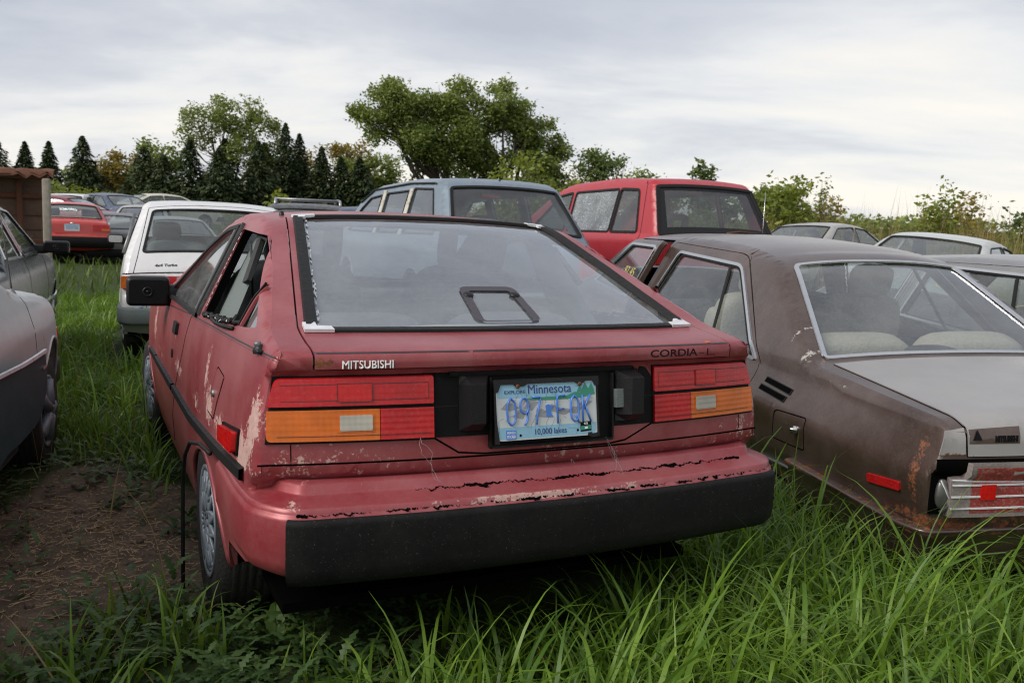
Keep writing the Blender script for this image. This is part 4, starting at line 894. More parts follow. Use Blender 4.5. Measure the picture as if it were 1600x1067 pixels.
def brown_details(root,B,body):
    K=B.skin; s=lambda z,y=.05:B.S(y,z)
    sl=B.S(.04,.80); mb=MB(); a0=B.S(.035,.722)
    lid=[(-.655,a0),(.655,a0),(.665,B.S(.10,.842)),(.655,B.S(.89,.879)),(-.655,B.S(.89,.879)),(-.665,B.S(.10,.842))]
    mb.panel(K,resample(lid,.05,True),(),(.05,.03),.006); mb.wall(K,resample(lid,.05,True),.006,-.002)
    ld=mb.build('boot_lid','grey_brown_deck',root,lambda V:.26+.12*np.sin(V[:,0]*4),lambda V:.3*(V[:,1]<.06)*(V[:,2]<.73))
    mb=MB(); mb.trim(K,lid,.010,.0014,closed=True,base=.0); mb.build('lid_gap','void_black',body)
    mb=MB(); c=(-.625,a0+.07); mb.pad(K,[(c[0]-.017,c[1]-.012),(c[0]+.017,c[1]-.012),(c[0],c[1]+.016)],.003,base=.008); mb.build('star_emblem','matte_black',ld)
    mb=MB(); lettering(mb,K,'MITSUBISHI',-.555,-.465,a0+.050,a0+.072,.002,.03,.008); mb.build('maker_badge','matte_black',ld)
    mb=MB(); mb.pad(K,[(-.655,a0+.045),(-.455,a0+.045),(-.455,a0+.090),(-.655,a0+.090)],.0008,base=.0062); mb.build('badge_ghost','brown_paint',ld)
    mb=MB(); mb.pad(K,[(-.768,B.S(.033,.728)),(-.665,B.S(.033,.728)),(-.668,B.S(.045,.825)),(-.745,B.S(.045,.815))],.003); mb.build('tail_end_cap','grey_brown_deck',body,None,lambda V:.5*(V[:,2]<.745))
    mb=MB(); mb.pad(K,[(-.775,s(.50)),(.775,s(.50)),(.775,s(.655)),(.775,B.S(.033,.712)),(-.775,B.S(.033,.712)),(-.775,s(.655))],.004); mb.build('lamp_panel','void_black',root)
    for sg in(-1,1):
        e=empty('tail_lamp',(0,0,0),parent=root)
        q=lambda *P:[(sg*a,b) for a,b in P]; x0=.715 if sg<0 else .76
        mb=MB(); mb.pad(K,q((x0,s(.495)),(.30,s(.495)),(.30,B.S(.03,.70)),(x0-.06,B.S(.03,.70)),(x0-.055,s(.650)),(x0,s(.642))),.030,rnd=.004); mb.build('outer_lens','lens_dirty',e)
        mb=MB(); mb.pad(K,q((x0-.08,s(.51)),(x0-.30,s(.51)),(x0-.30,B.S(.03,.69)),(x0-.08,B.S(.03,.69))),.0312); mb.build('red_lens','lens_red_dusty',e)
        mb=MB(); mb.pad(K,q((x0-.115,s(.56)),(x0-.175,s(.56)),(x0-.175,s(.618)),(x0-.115,s(.618))),.036,rnd=.004); mb.build('reflector_square','lens_red_bright',e)
        for z in(.528,.572,.616,.652): mb=MB(); mb.trim(K,q((x0,s(z)),(.30,s(z))),.007,.004,base=.031); mb.build('chrome_bar','bright_plastic',e)
        if sg<0:
            mb=MB(); mb.blob(K([(-.735,s(.58))],.01)[0],(.05,.03,.11),.9); mb.tube([K([(-.75,s(.64))],.02)[0],K([(-.70,s(.55))],.02)[0],K([(-.74,s(.51))],.02)[0]],.008,6); mb.build('bare_lamp_housing','steel_dull',e)
    mb=MB()
    path=resample(roundpoly([(-.835,.95),(-.835,.15),(-.79,.03),(0,-.01),(.79,.03),(.835,.15),(.835,.95)],.05,False,4),.08)
    sweep_plan(mb,path,[(-.06,.440),(-.012,.437),(-.006,.430),(-.008,.418),(-.025,.40),(-.045,.35),(-.07,.28),(-.10,.22)],-1); mb.build('rear_valance','brown_paint',root,None,lambda V:np.full(len(V),.30)+.16*(V[:,2]>.41))
    mb=MB(); sweep_plan(mb,path[3:-3],[(-.010,.440),(-.002,.437),(-.002,.427),(-.010,.423)],-1); mb.build('trim_rail','brown_paint',root)
    for sg in(-1,1):
        mp=B.side(sg)
        for k,(y,z) in enumerate(((.985,.745),(1.01,.705))):
            P=[(y,z+.006),(y+.245,z+.018),(y+.255,z-.010),(y+.012,z-.024)]
            mb=MB(); mb.pad(mp,P,.004,rnd=.006); e=mb.build('air_vent','black_plastic',root)
            mb=MB(); c=np.mean(P,0); mb.pad(mp,(np.array(P)-c)*np.array([.93,.76])+c,.0065,rnd=.004); mb.build('vent_slot','void_black',e)
        fl=[(.805,.662),(1.06,.642),(1.115,.492),(.83,.508)]
        mb=MB(); mb.trim(mp,roundpoly(fl,.02),.006,.0008,closed=True); mb.build('fuel_flap_gap','void_black',body)
        if sg<0: mb=MB(); mb.lathe([(.017,0),(.017,.012),(.008,.018),(.008,.03),(0,.03)],mp([(.875,.595)])[0],(-1,0,0),16); mb.box(mp([(.875,.595)],.02)[0],(.02,.008,.03)); mb.build('fuel_flap_lock','chrome',root)
        mb=MB(); mb.pad(mp,[(.185,.545),(.370,.522),(.370,.556),(.185,.580)],.009,rnd=.006); mb.build('side_marker','lens_red',root)
        mb=MB(); mb.trim(mp,[(1.33,.80),(1.90,1.29)],.004,.0005); mb.trim(mp,[(1.93,1.30),(1.93,1.325)],.006,.0008); mb.build('pillar_seam','void_black',body)
        mb=MB(); mb.trim(mp,[(.30,.425),(1.3,.345)],.016,.012); mb.build('sill_moulding','steel_dull',body)
    mb=MB()
    for x in(-.33,.33): mb.blob((x,1.26,.74),(.62,.2,.46),.45,rotx(16)); mb.blob((x,1.6,.42),(.6,.5,.2),.4)
    mb.build('rear_bench','seat_beige',root)
    mb=MB(); mb.box((0,1.08,.80),(1.25,.42,.03)); mb.build('parcel_shelf','interior_grey',root)
    mb=MB(); mb.blob((-.02,1.05,.87),(.26,.16,.13),.5); o=mb.build('shelf_brake_lamp','interior_dark',root); mb=MB(); mb.box((-.02,.965,.875),(.10,.01,.05),bev=.004); mb.build('brake_lens','lens_red',o)
brown_details(brown,SEDAN,bb)

def sedan_doors(hand=.78,tm='chrome'):
    a=dict(rear_door); a['wins']=[dict(rear_door['wins'][0],tm=tm)]; b={k:v for k,v in front_door.items() if k!='open'}; b['wins']=[dict(p=[(3.09,.915),(3.005,1.262),(3.50,1.248),(4.00,.93)],r=.03,tm=tm,tw=.022)]
    return a,b
W3=[dict(p=[(1.385,.812),(1.90,1.225),(2.10,1.245),(2.22,.86)],r=.03),dict(p=[(2.26,.86),(2.14,1.245),(2.86,1.24),(2.95,.915)],r=.03),dict(p=[(3.03,.915),(2.95,1.25),(3.50,1.24),(4.0,.93)],r=.03)]
SW=dict(rw=((.665,.955,.893),(.475,1.585,1.270)),fw=((.66,4.16,.955),(.5,3.64,1.28)),arch=[(.98,.25,.34,.36),(3.98,.25,.34,.36)])
STL=[('lens_red',.72,.30,.50,.64,.02),('lens_amber',.74,.60,.52,.63,.024)]
ra,fa=sedan_doors(); ra['wins'][0]['p']=[(1.385,.812),(1.925,1.245),(2.86,1.272),(2.95,.915)]; ra['wins'][0]['chalk']=('87',2.60,2.74,1.13,1.20); ra['wins'][0]['cs']=-1
make_car('sedan_car','silver sedan with yellow chalk 87 on its side glass, beside the brown sedan','car',(4.20,-.52,-.15),12,SEDAN,'mid_silver_paint',doors=[ra,fa],trimm='chrome',trimw=.018,seats=[(-.36,2.45,True),(.36,2.45,True)],lamps=STL,bumper=(.36,.48,'chrome',.03),step=.06,belt=.80,**SW)
make_car('sedan_car','maroon sedan seen through the windows of the silver sedan at the right edge','car',(6.75,-.9,-.2),10,SEDAN,'maroon_paint',wins=W3,trimm='chrome',trimw=.018,seats=[(-.36,2.55,False)],lamps=STL,bumper=(.36,.48,'black_plastic',.03),step=.09,belt=.80,**SW)
CPE=Body([(.12,.3,0,.05),(.0,.5,.03,.06),(.0,.86,.05,.05),(.12,.93,.06,.04),(.75,.96,.1,.03),(1.55,1.30,.25,.04),(2.2,1.37,.4,.03),(2.9,1.32,.2,.03),(3.75,.92,.12,.06),(4.4,.78,.3,.04),(4.55,.6,.1,.1),(4.5,.25,0,.08)],[(.2,.78),(.5,.84),(.75,.83),(.92,.77),(1.32,.58),(1.45,.5)],r=.06,rear=(.9,.08),nose=(1.,.14))
CW=[dict(p=[(1.0,.95),(1.60,1.255),(2.08,1.29),(2.10,.945)],r=.05),dict(p=[(2.16,.945),(2.15,1.29),(2.85,1.26),(3.45,.945)],r=.05)]
CS=dict(rw=((.62,.80,.985),(.50,1.50,1.28)),fw=((.64,3.68,.955),(.52,2.98,1.285)),wins=CW,arch=[(.95,.28,.36,.38),(3.70,.28,.36,.38)])
placed=lambda x,y,yaw,name,label,pm,B,spec,z=0,**k: make_car(name,label,'car',(x,y,z),yaw,B,pm,step=.10,**spec,**k)
placed(11.09,7.27,244,'coupe_car','grey coupe with a long windscreen facing left, parked behind the silver sedan','silver_paint',CPE,CS,z=-.02,roll=-4.6,pitch=1,seats=[(-.36,2.1,False)],bumper=(.4,.55,'black_plastic',.02))
placed(14.47,12.51,250,'sedan_car','pale silver sedan in tall weeds below the bushes, right of the minivan','far_silver_paint',CPE,CS,z=.22,roll=1.5,seats=[(-.36,2.1,False)],bumper=(.4,.55,'silver_paint',.02))
# white wagon
WAG=Body([(.10,.35,0,.05),(.0,.44,.03,.05),(.0,.62,.03,.05),(.03,.66,0,.05),(.03,.80,0,.05),(.05,.84,.02,.05),(.13,.96,.03,.04),(.50,1.352,.05,.04),(.66,1.40,.1,.02),(1.5,1.43,.3,.02),(2.6,1.40,.2,.02),(3.15,.97,.12,.06),(4.0,.86,.2,.03),(4.15,.6,.1,.08),(4.1,.3,0,.05)],[(.2,.74),(.5,.775),(.80,.765),(.95,.735),(1.38,.575),(1.5,.5)],r=[(.7,.03),(1.4,.05)],rear=(.8,.04),nose=(.9,.12))
WW=[dict(p=[(.35,.97),(.66,1.32),(1.30,1.34),(1.30,.96)],r=.04),dict(p=[(1.36,.96),(1.36,1.34),(2.05,1.33),(2.08,.95)],r=.03),dict(p=[(2.14,.95),(2.12,1.33),(2.42,1.31),(2.9,.95)],r=.03)]
white,_,wb=make_car('wagon_car','dirty white wagon with black framed rear glass, behind the red hatchback on its left','car',(-.09,5.74,-.04),3.5,WAG,'white_paint',rw=((.585,.155,.985),(.50,.475,1.325)),fw=((.62,3.08,1.0),(.5,2.68,1.36)),wins=WW,arch=[(.85,.28,.34,.36),(3.3,.28,.34,.36)],
  lamps=[('lens_red',.74,.28,.70,.815,.014),('lens_amber',.752,.62,.707,.808,.020),('lens_clear',.335,.26,.705,.81,.022)],bumper=(.42,.56,'interior_grey',.02),plate=(-.50,-.06,.60,['5','1','J','7','4','8'],False),seats=[(-.36,2.2,False),(.36,2.2,False)],rwg='clear_glass',step=.05,belt=.90,trimw=.014,mirror=(2.75,1.0,(.16,.08,.10)))
mb=MB(); K=WAG.skin; mb.trim(K,[(-.74,WAG.S(.045,.822)),(.74,WAG.S(.045,.822))],.010,.002); mb.trim(K,[(-.66,WAG.S(.045,.822)),(-.625,WAG.S(.13,.96)),(-.53,WAG.S(.52,1.36)),(.53,WAG.S(.52,1.36)),(.625,WAG.S(.13,.96)),(.66,WAG.S(.045,.822))],.006,.001); mb.build('tailgate_gap','void_black',wb)
mb=MB(); lettering(mb,K,'4x4 Turbo',-.50,-.33,WAG.S(.06,.875),WAG.S(.06,.905),.003,.02,0,.2); mb.build('script_badge','interior_dark',wb)
mb=MB(); mb.blob((-.30,.75,.98),(.5,.5,.2),.5); mb.box((.1,.85,1.0),(.3,.3,.22),bev=.03); mb.build('load_cover','interior_grey',white)
for sg in(-1,1): mb=MB(); mb.tube([( sg*.735,.30,.98),(sg*.69,.42,1.12),(sg*.645,.62,1.30)],.014,6); mb.build('pillar_trim','steel_dull',white)
# blue wagon
BLW=Body([(.06,.35,0,.05),(.0,.5,.03,.05),(.0,.90,.04,.05),(.06,.97,.04,.05),(.55,1.515,.03,.04),(.68,1.57,.08,.025),(1.5,1.60,.3,.02),(3.1,1.555,.3,.02),(3.6,1.38,.15,.04),(4.15,1.0,.12,.06),(4.6,.88,.2,.03),(4.7,.6,.05,.06),(4.6,.3,0,.05)],[(.2,.76),(.5,.82),(.9,.81),(1.0,.78),(1.50,.64),(1.65,.58)],r=[(.9,.04),(1.5,.05)],rear=(.9,.04),nose=(.8,.10))
BW=[dict(p=[(.42,1.03),(.80,1.47),(1.42,1.49),(1.42,1.02)],r=.03),dict(p=[(1.60,1.02),(1.60,1.47),(2.42,1.455),(2.42,1.01)],r=.03),dict(p=[(2.62,1.01),(2.62,1.44),(3.1,1.41),(3.42,1.28),(3.78,1.01)],r=.03)]
blue,_,bl=make_car('wagon_car','tall blue-grey wagon with rusty cream door pillars, behind the red hatchback','car',(2.69,5.71,.15),1.9,BLW,'blue_grey_paint',rw=((.675,.13,1.04),(.565,.52,1.475)),fw=((.68,4.1,1.04),(.56,3.68,1.33)),wins=BW,arch=[(.95,.3,.36,.38),(3.7,.3,.36,.38)],lamps=[('lens_red',.78,.6,.6,.85,.02)],bumper=(.38,.52,'chrome',.03),seats=[(-.36,2.5,False),(.36,2.5,False),(0,1.5,False)],gm='van_glass',step=.06,belt=.95,trimw=.022,brake=(-.12,.60,1.42))
for sg in(-1,1):
    mp=BLW.side(sg)
    mb=MB(); mb.trim(mp,[(.75,1.525),(1.6,1.545),(3.0,1.505),(3.5,1.36)],.016,.018); mb.build('drip_rail','rubber',blue)
    for y in(1.51,2.52): mb=MB(); mb.pad(mp,[(y-.065,1.0),(y+.065,1.0),(y+.055,1.49),(y-.055,1.49)],.008); mb.build('cream_pillar','cream_paint',blue,None,lambda V:(V[:,2]>1.3)*.42)
mb=MB(); mb.lathe([(.012,0),(.010,.012),(0,.014)],BLW.skin([(0,BLW.S(.66,1.565))])[0],(0,0,1),10); mb.build('roof_bung','black_plastic',blue)
# red minivan
VAN=Body([(.06,.35,0,.05),(.0,.5,.03,.05),(.0,.92,.04,.05),(.03,.985,.02,.05),(.34,1.545,.02,.04),(.42,1.615,.05,.025),(1.2,1.655,.3,.02),(2.6,1.61,.4,.03),(3.75,1.06,.2,.08),(4.3,.9,.2,.05),(4.42,.6,.1,.08),(4.3,.3,0,.05)],[(.2,.78),(.5,.86),(.95,.84),(1.02,.80),(1.53,.665),(1.7,.6)],r=[(.9,.04),(1.5,.05)],rear=(.8,.03),nose=(1.,.12))
VW=[dict(p=[(.42,1.03),(.60,1.50),(1.02,1.52),(1.02,1.025)],r=.05,tw=.035),dict(p=[(1.06,1.025),(1.06,1.52),(2.15,1.50),(2.15,1.02)],r=.04,m='crazed_glass',tw=.03),dict(p=[(2.24,1.02),(2.24,1.50),(2.6,1.46),(3.25,1.04)],r=.04)]
van,_,vb=make_car('minivan','bright red minivan with a crazed side window, parked beyond the brown sedan','minivan',(5.15,5.9,.24),3,VAN,'van_red_paint',rw=((.735,.045,1.02),(.615,.335,1.535)),fw=((.7,3.6,1.14),(.58,2.75,1.52)),wins=VW,arch=[(.95,.3,.36,.38),(3.6,.3,.36,.38)],lamps=[('lens_red',.8,.62,.7,.92,.02)],bumper=(.36,.56,'interior_grey',.04),seats=[(-.36,2.2,False),(.36,2.2,False),(0,1.3,True)],gm='van_glass',step=.05,belt=.98,trimw=.03,brake=(-.10,.42,1.49))
mb=MB(); K=VAN.skin; fr=resample([(-.735,VAN.S(.045,1.02)),(.735,VAN.S(.045,1.02)),(.615,VAN.S(.335,1.535)),(-.615,VAN.S(.335,1.535))],.1,True); fi=resample([(-.62,VAN.S(.09,1.09)),(.62,VAN.S(.09,1.09)),(.545,VAN.S(.31,1.49)),(-.545,VAN.S(.31,1.49))],.1,True)
mb.panel(K,fr,[fi],(.1,.1),-.003); mb.build('glass_border','black_plastic',van)
mb=MB(); P=K([(.10,VAN.S(.045,1.03)),(.28,VAN.S(.045,1.06)),(.50,VAN.S(.045,1.05))],.02); mb.tube(P,.010,6); mb.tube([K([(.10,VAN.S(.045,1.02))])[0],P[0]],.016,6); mb.build('rear_wiper','rust_metal',van)
mb=MB(); mb.pad(K,[(-.76,VAN.S(.0,.93)),(.76,VAN.S(.0,.93)),(.76,VAN.S(.03,.985)),(-.76,VAN.S(.03,.985))],.006); mb.build('lower_glass_trim','charcoal_paint',van)
mb=MB(); c=VAN.skin([(.52,VAN.S(.0,.90))])[0]; mb.tube([c,c+np.array([0,-.03,.25]),c+np.array([.0,-.03,.62])],[.006,.004,.0025],6); mb.build('whip_aerial','chrome',van)
for sg in(-1,1): mb=MB(); mb.trim(VAN.side(sg),[(.36,.55),(.33,.99),(.47,1.56),(.52,1.60)],.008,.001); mb.build('panel_gap','void_black',vb)
# silver car at the left edge: only its front wing is in the picture
SLV=Body([(.1,.3,0,.04),(.0,.5,.03,.04),(.0,.85,.05,.04),(.8,.9,.05,.03),(1.3,1.28,.1,.03),(2.2,1.30,.2,.03),(3.02,.945,.1,.05),(3.4,.905,.3,.04),(3.95,.84,.2,.04),(4.12,.74,.08,.08),(4.15,.5,.05,.08),(4.08,.26,0,.06)],[(.2,.75),(.45,.80),(.62,.812),(.75,.80),(.86,.765),(.92,.735),(1.3,.58),(1.4,.5)],r=[(.7,.07),(.9,.07),(1.2,.05)],rear=(.9,.05),nose=(.9,.14))
slv,_,sb=make_car('sedan_car','streaky silver-grey car whose front wing, aerial and alloy wheel show at the left edge','car',(-2.56,-.37,-.03),8.,SLV,'silver_paint',rim='rim_grey',rw=((.6,.84,.93),(.5,1.27,1.25)),fw=((.64,2.97,.965),(.5,2.28,1.27)),wins=[dict(p=[(.95,.93),(1.32,1.24),(1.75,1.25),(1.75,.92)]),dict(p=[(1.83,.92),(1.83,1.25),(2.18,1.24),(2.70,.93)])],
  arch=[(.85,.28,.34,.36),(3.52,.28,.35,.385)],gaps=[[(3.1,.90),(3.05,.60),(3.05,.3)]],bumper=(.35,.5,'black_plastic',.03),step=.03,trimm='rubber',wear=lambda V:gauss(V,[(3.6,.68,.12,.05,.55),(2.9,.92,.05,.03,.7),(3.05,.92,.2,.02,.45)]),rust=lambda V:gauss(V,[(3.25,.70,.03,.03,.55),(2.6,.5,.1,.1,.4)]))
for sg in(-1,1):
    mp=SLV.side(sg)
    mb=MB(); mb.pad(mp,[(.25,.28),(3.08,.28),(3.12,.56),(.25,.56)],.004,(.05,.05)); mb.build('lower_cladding','teal_paint',sb)
    mb=MB(); lettering(mb,mp,'Turbo',3.1 if sg>0 else 3.24,3.24 if sg>0 else 3.1,.60,.645,.005,.02,0,.1); mb.build('script_badge','chrome',sb)
    mb=MB(); mb.pad(mp,[(3.97,.60),(4.06,.60),(4.06,.66),(3.97,.66)],.01,rnd=.01); mb.build('indicator_lens','lens_amber',slv)
mb=MB(); c=SLV.side(1)([(3.14,.905)])[0]+np.array([-.03,0,.0]); mb.lathe([(.022,-.01),(.018,.01),(.007,.03),(0,.03)],c,(0,0,1),12); mb.tube([c+np.array([0,0,.02]),c+np.array([-.03,-.03,.35]),c+np.array([-.07,-.06,.75])],[.0035,.0028,.002],6); mb.build('aerial','steel_dull',slv)
# dark green saloon beyond it
GRN=Body([(.1,.3,0,.04),(.0,.5,.03,.04),(.0,.85,.05,.04),(.7,.9,.05,.03),(1.1,1.28,.1,.03),(1.9,1.32,.2,.03),(2.25,1.25,.12,.04),(2.95,.93,.1,.05),(3.7,.82,.25,.04),(3.95,.72,.05,.08),(3.98,.5,.05,.08),(3.9,.28,0,.06)],[(.2,.75),(.45,.80),(.62,.812),(.78,.80),(.88,.765),(.93,.745),(1.28,.58),(1.4,.5)],r=[(.7,.04),(1.2,.05)],rear=(.9,.05),nose=(.9,.10))
make_car('sedan_car','glossy dark green sedan with bright door frames, beyond the silver-grey wing','car',(-2.40,4.0,-.0),4.5,GRN,'dark_green_paint',rw=((.6,.74,.93),(.5,1.07,1.25)),fw=((.64,2.88,.955),(.5,2.32,1.225)),
  wins=[dict(p=[(.9,.925),(1.15,1.24),(1.60,1.265),(1.66,.915)],tm='chrome',tw=.02),dict(p=[(1.75,.915),(1.69,1.265),(2.10,1.24),(2.72,.915)],tm='chrome',tw=.02)],arch=[(.85,.28,.34,.36),(3.35,.28,.34,.36)],gaps=[[(1.70,.90),(1.72,.3)],[(2.78,.88),(2.80,.3)]],mirror=(2.62,.93,(.20,.09,.10)),mirror_dark=True,strip=([(.2,.50),(3.85,.50)],.02,'chrome'),step=.05,seats=[(-.36,1.7,False),(.36,1.7,False)],bumper=(.35,.5,'black_plastic',.03))
# loose dark teal door panel leaning on the silver car
def teal_panel():
    root=empty('loose_body_panel',(-1.255,1.95,.0),8,'loose dark teal body panel edged with a chrome strip, leaning on the silver-grey car','car panel')
    mp=plane((0,0,0),(0.10,.99,0),(-.12,.0,.99)); out=roundpoly([(-1.4,-.01),(-1.1,.0),(-.75,.30),(-.488,.41),(-.28,.414),(-.026,.444),(.183,.551),(.25,.63),(.264,.681),(-.073,.668),(-.364,.668),(-1.4,.60)],[.03,.1,.1,.1,.1,.1,.1,.03,.01,.1,.05,.02])
    bend=lambda V,off=0.: mp(V,off)+np.stack([.10*np.maximum(0,(V[:,0]-.05))**1.5*-.5,0*V[:,0],0*V[:,0]],1)+ (np.array([1,0,0])*(.02*np.sin(V[:,1]*6))[:,None])
    mb=MB(); mb.panel(bend,out,(),(.05,.05),.0); mb.panel(bend,out,(),(.05,.05),-.02); mb.wall(bend,out,0,-.02); mb.build('panel_skin','teal_paint',root)
    mb=MB(); mb.trim(bend,[(-1.4,.602),(-.364,.669),(-.073,.670),(.262,.682)],.016,.012,seg=.02); mb.build('chrome_strip','bright_plastic',root)
    mb=MB(); mb.pad(bend,[(.16,.615),(.205,.62),(.205,.63),(.16,.625)],.008,rnd=.004); mb.build('small_badge','chrome',root)
teal_panel()
# far cars
SED80=Body([(.1,.32,0,.04),(.0,.42,.03,.05),(.0,.62,.02,.05),(.03,.64,0,.05),(.05,.90,.03,.05),(.12,.93,.04,.04),(.65,.955,.05,.03),(1.15,1.30,.1,.04),(1.5,1.345,.2,.03),(2.4,1.33,.3,.03),(3.1,.93,.12,.06),(4.2,.8,.2,.04),(4.3,.6,.05,.06),(4.2,.3,0,.05)],[(.2,.76),(.5,.82),(.8,.80),(.93,.76),(1.3,.59),(1.4,.5)],r=[(.7,.03),(1.3,.05)],rear=(.8,.04),nose=(.9,.10))
S8=dict(rw=((.64,.70,.985),(.525,1.12,1.275)),fw=((.64,3.04,.965),(.52,2.48,1.285)),wins=[dict(p=[(.85,.97),(1.22,1.27),(1.60,1.285),(1.62,.955)]),dict(p=[(1.69,.955),(1.68,1.285),(2.38,1.27),(2.85,.955)])],arch=[(.9,.28,.34,.36),(3.5,.28,.34,.36)])
rd,_,rb=make_car('sedan_car','bright red sedan with a blue plate and black bumper, far down the grass lane','car',(-1.19,20.4,.10),-1,SED80,'far_red_paint',lamps=[('lens_red',.76,.42,.73,.87,.012),('lens_amber',.76,.60,.74,.79,.016)],bumper=(.36,.60,'matte_black',.05),plate=(0,-.01,.80,['0','9','7','1','5','0'],True),seats=[(-.36,1.7,False),(.36,1.7,False)],step=.08,**S8)
mb=MB(); mb.lathe([(.025,0),(.02,.006),(0,.007)],SED80.skin([(0,SED80.S(.05,.88))])[0],(0,-1,0),14); mb.build('round_emblem','chrome',rb)
mb=MB(); mb.box((0,.95,.98),(1.1,.35,.12),bev=.05); mb.build('cluttered_shelf','seat_beige',rd)
F=dict(step=.12)
def far_car(x,y,yaw,label,pm,B=SED80,spec=S8,z=.05,**k):
    nm=k.pop('name','sedan_car'); return make_car(nm,label,'car',(x,y,z),yaw,B,pm,step=.12,detail=k.pop('detail',True),steer=False,liner=False,bumper=(.38,.56,'matte_black',.03),**spec,**k)
W_=SW
far_car(-.15,20.6,-4,'charcoal coupe with a rounded tail beside the bright red sedan','charcoal_paint',CPE,CS,z=-.12,lamps=[('lens_red',.74,.5,.6,.75,.02)])
far_car(.25,26.2,-62,'maroon car with a dusty curved windscreen, seen side-on behind the charcoal coupe','far_maroon_paint',CPE,CS,z=.32)
far_car(-1.55,29.8,22,'white station car with black lower body, behind the red sedan roof','white_paint',WAG,dict(rw=((.6,.155,.985),(.51,.475,1.335)),fw=((.62,3.08,1.0),(.5,2.68,1.36)),wins=WW,arch=[(.85,.28,.34,.36),(3.3,.28,.34,.36)]),z=.38,lamps=[('matte_black',.76,.0,.48,.9,.01)])
far_car(-.2,35.5,70,'pale green rounded car, farthest one at the end of the grass lane','cream_paint',CPE,CS,z=.68)
far_car(.9,28.6,-25,'dusty blue car in the distance just left of the white wagon','navy_paint',CPE,CS,z=.50)
far_car(.35,23.6,8,'pale silver hatchback with fogged glass in front of the maroon car','far_silver_paint',CPE,CS,z=.12)
far_car(1.0,17.8,-3,'light grey car nose-on beside the white wagon, mostly hidden','far_silver_paint',CPE,CS,z=-.15)
rk,_,_=far_car(2.15,12.2,12,'dark sport utility wagon with a silver roof rack, between the white and blue wagons','charcoal_paint',BLW,dict(rw=((.675,.13,1.04),(.565,.52,1.475)),fw=((.68,4.1,1.04),(.56,3.68,1.33)),wins=BW,arch=[(.95,.3,.36,.38),(3.7,.3,.36,.38)]),z=-.07,name='utility_wagon')
mb=MB()
for sg in(-1,1): mb.tube([(sg*.52,.75,1.58),(sg*.52,.9,1.66),(sg*.52,1.8,1.69),(sg*.52,2.5,1.66),(sg*.52,2.7,1.58)],.022,8)
for y in(1.0,1.7,2.4): mb.tube([(-.52,y,1.67),(.52,y,1.67)],.016,6)
mb.build('roof_rack','rim_silver',rk)
far_car(2.9,10.9,16,'navy blue wagon roof showing over the red hatchback roof','navy_paint',BLW,dict(rw=((.675,.13,1.04),(.565,.52,1.475)),fw=((.68,4.1,1.04),(.56,3.68,1.33)),wins=BW,arch=[(.95,.3,.36,.38),(3.7,.3,.36,.38)]),z=-.10)
far_car(8.8,1.0,14,'yellow car glimpsed through the rear glass of the brown sedan','yellow_paint',SED80,S8,z=-.25)
# dilapidated truck box at the far left
def truck_box():
    root=empty('derelict_truck_box',(-1.62,12.0,.03),4,'rusty wooden truck box with torn metal roof edge and pale corner post','truck box')
    rg=np.random.default_rng(6)
    mb=MB(); mb.box((.13,.0,.83),(.10,.12,1.66),bev=.02); mb.build('corner_post','pale_wood',root)
    for k in range(8):
        mb=MB(); z=.25+k*.2; mb.box((-.85,.55+rg.normal(0,.012),z),(1.75,.03,.205),rotz(rg.normal(0,1.2)),.006); mb.build('side_board','old_wood',root)
    for z in(.78,1.42): mb=MB(); mb.box((-.85,.48,z),(1.8,.06,.07),bev=.01); mb.build('cross_rail','rust_metal',root)
    for x in(-.25,-.9): mb=MB(); mb.box((x,.44,.85),(.07,.06,1.6),bev=.01); mb.build('upright','rust_metal',root)
    G=[]
    for i in range(26):
        x=-1.9+i*.085; G.append([(x,.75,1.80+.01*np.sin(i)),(x,.2,1.79+rg.normal(0,.008)),(x,-.05,1.77+rg.normal(0,.012)-.07*max(0,x)),(x+rg.normal(0,.01),-.07+rg.normal(0,.02),1.72+rg.normal(0,.03)-.05*max(0,x))])
    mb=MB(); mb.grid(G); G2=[[(a[0],a[1],a[2]-.03) for a in r] for r in G]; mb.grid(G2); mb.build('torn_roof_skin','rust_metal',root)
    mb=MB(); mb.box((-.85,.1,1.68),(2.0,.12,.07),bev=.02); mb.build('roof_beam','rust_metal',root)
    mb=MB()
    for k in range(10): x=-.35+k*.035; mb.tube([(x,.35,.2),(x+rg.normal(0,.05),.3,.5),(x+.12+rg.normal(0,.05),.25,.9-k*.03)],.016,5)
    mb.build('bent_lath','rust_metal',root)
truck_box()

# ------------------------------------------------------------------ ground
def sst(x,a,b): t=np.clip((x-a)/(b-a),0,1); return t*t*(3-2*t)
def gz(x,y):
    x=np.asarray(x,float);y=np.asarray(y,float)
    z=-.20*sst(x,.95,1.9)*(1-sst(y,4.3,5.9))+.15*sst(x,1.2,2.4)*sst(y,4.8,6.2)*(1-sst(y,9,12))
    z=z+.10*sst(y,14,20)+.5*sst(y,21,36)+.3*sst(y,40,70)
    return z+.018*np.sin(x*3.1+y*1.7)*np.cos(y*2.3-x)+.01*np.sin(x*9+y*7)
def dirt(x,y):
    d=sst(x,-2.4,-1.75)*(1-sst(x,-.78,-.45))*sst(y,.75,1.15)*(1-sst(y+.35*np.sin(x*7),2.15,2.9))
    return np.clip(d+ (1-sst(np.hypot((x+1.55)/.5,(y-.9)/.5),.5,1.0))*.7,0,1)
def axis_pts(lo,hi,c0,c1,fine,grow=1.22):
    P=list(np.arange(c0,c1,fine)); d=fine;x=c0
    while x>lo: d*=grow; x-=d; P.append(x)
    d=fine;x=c1
    while x<hi: P.append(x); d*=grow; x+=d
    return np.array(sorted(set(P)))
gx=axis_pts(-900,900,-4,9,.09); gy=axis_pts(-60,1200,-2,9,.09)
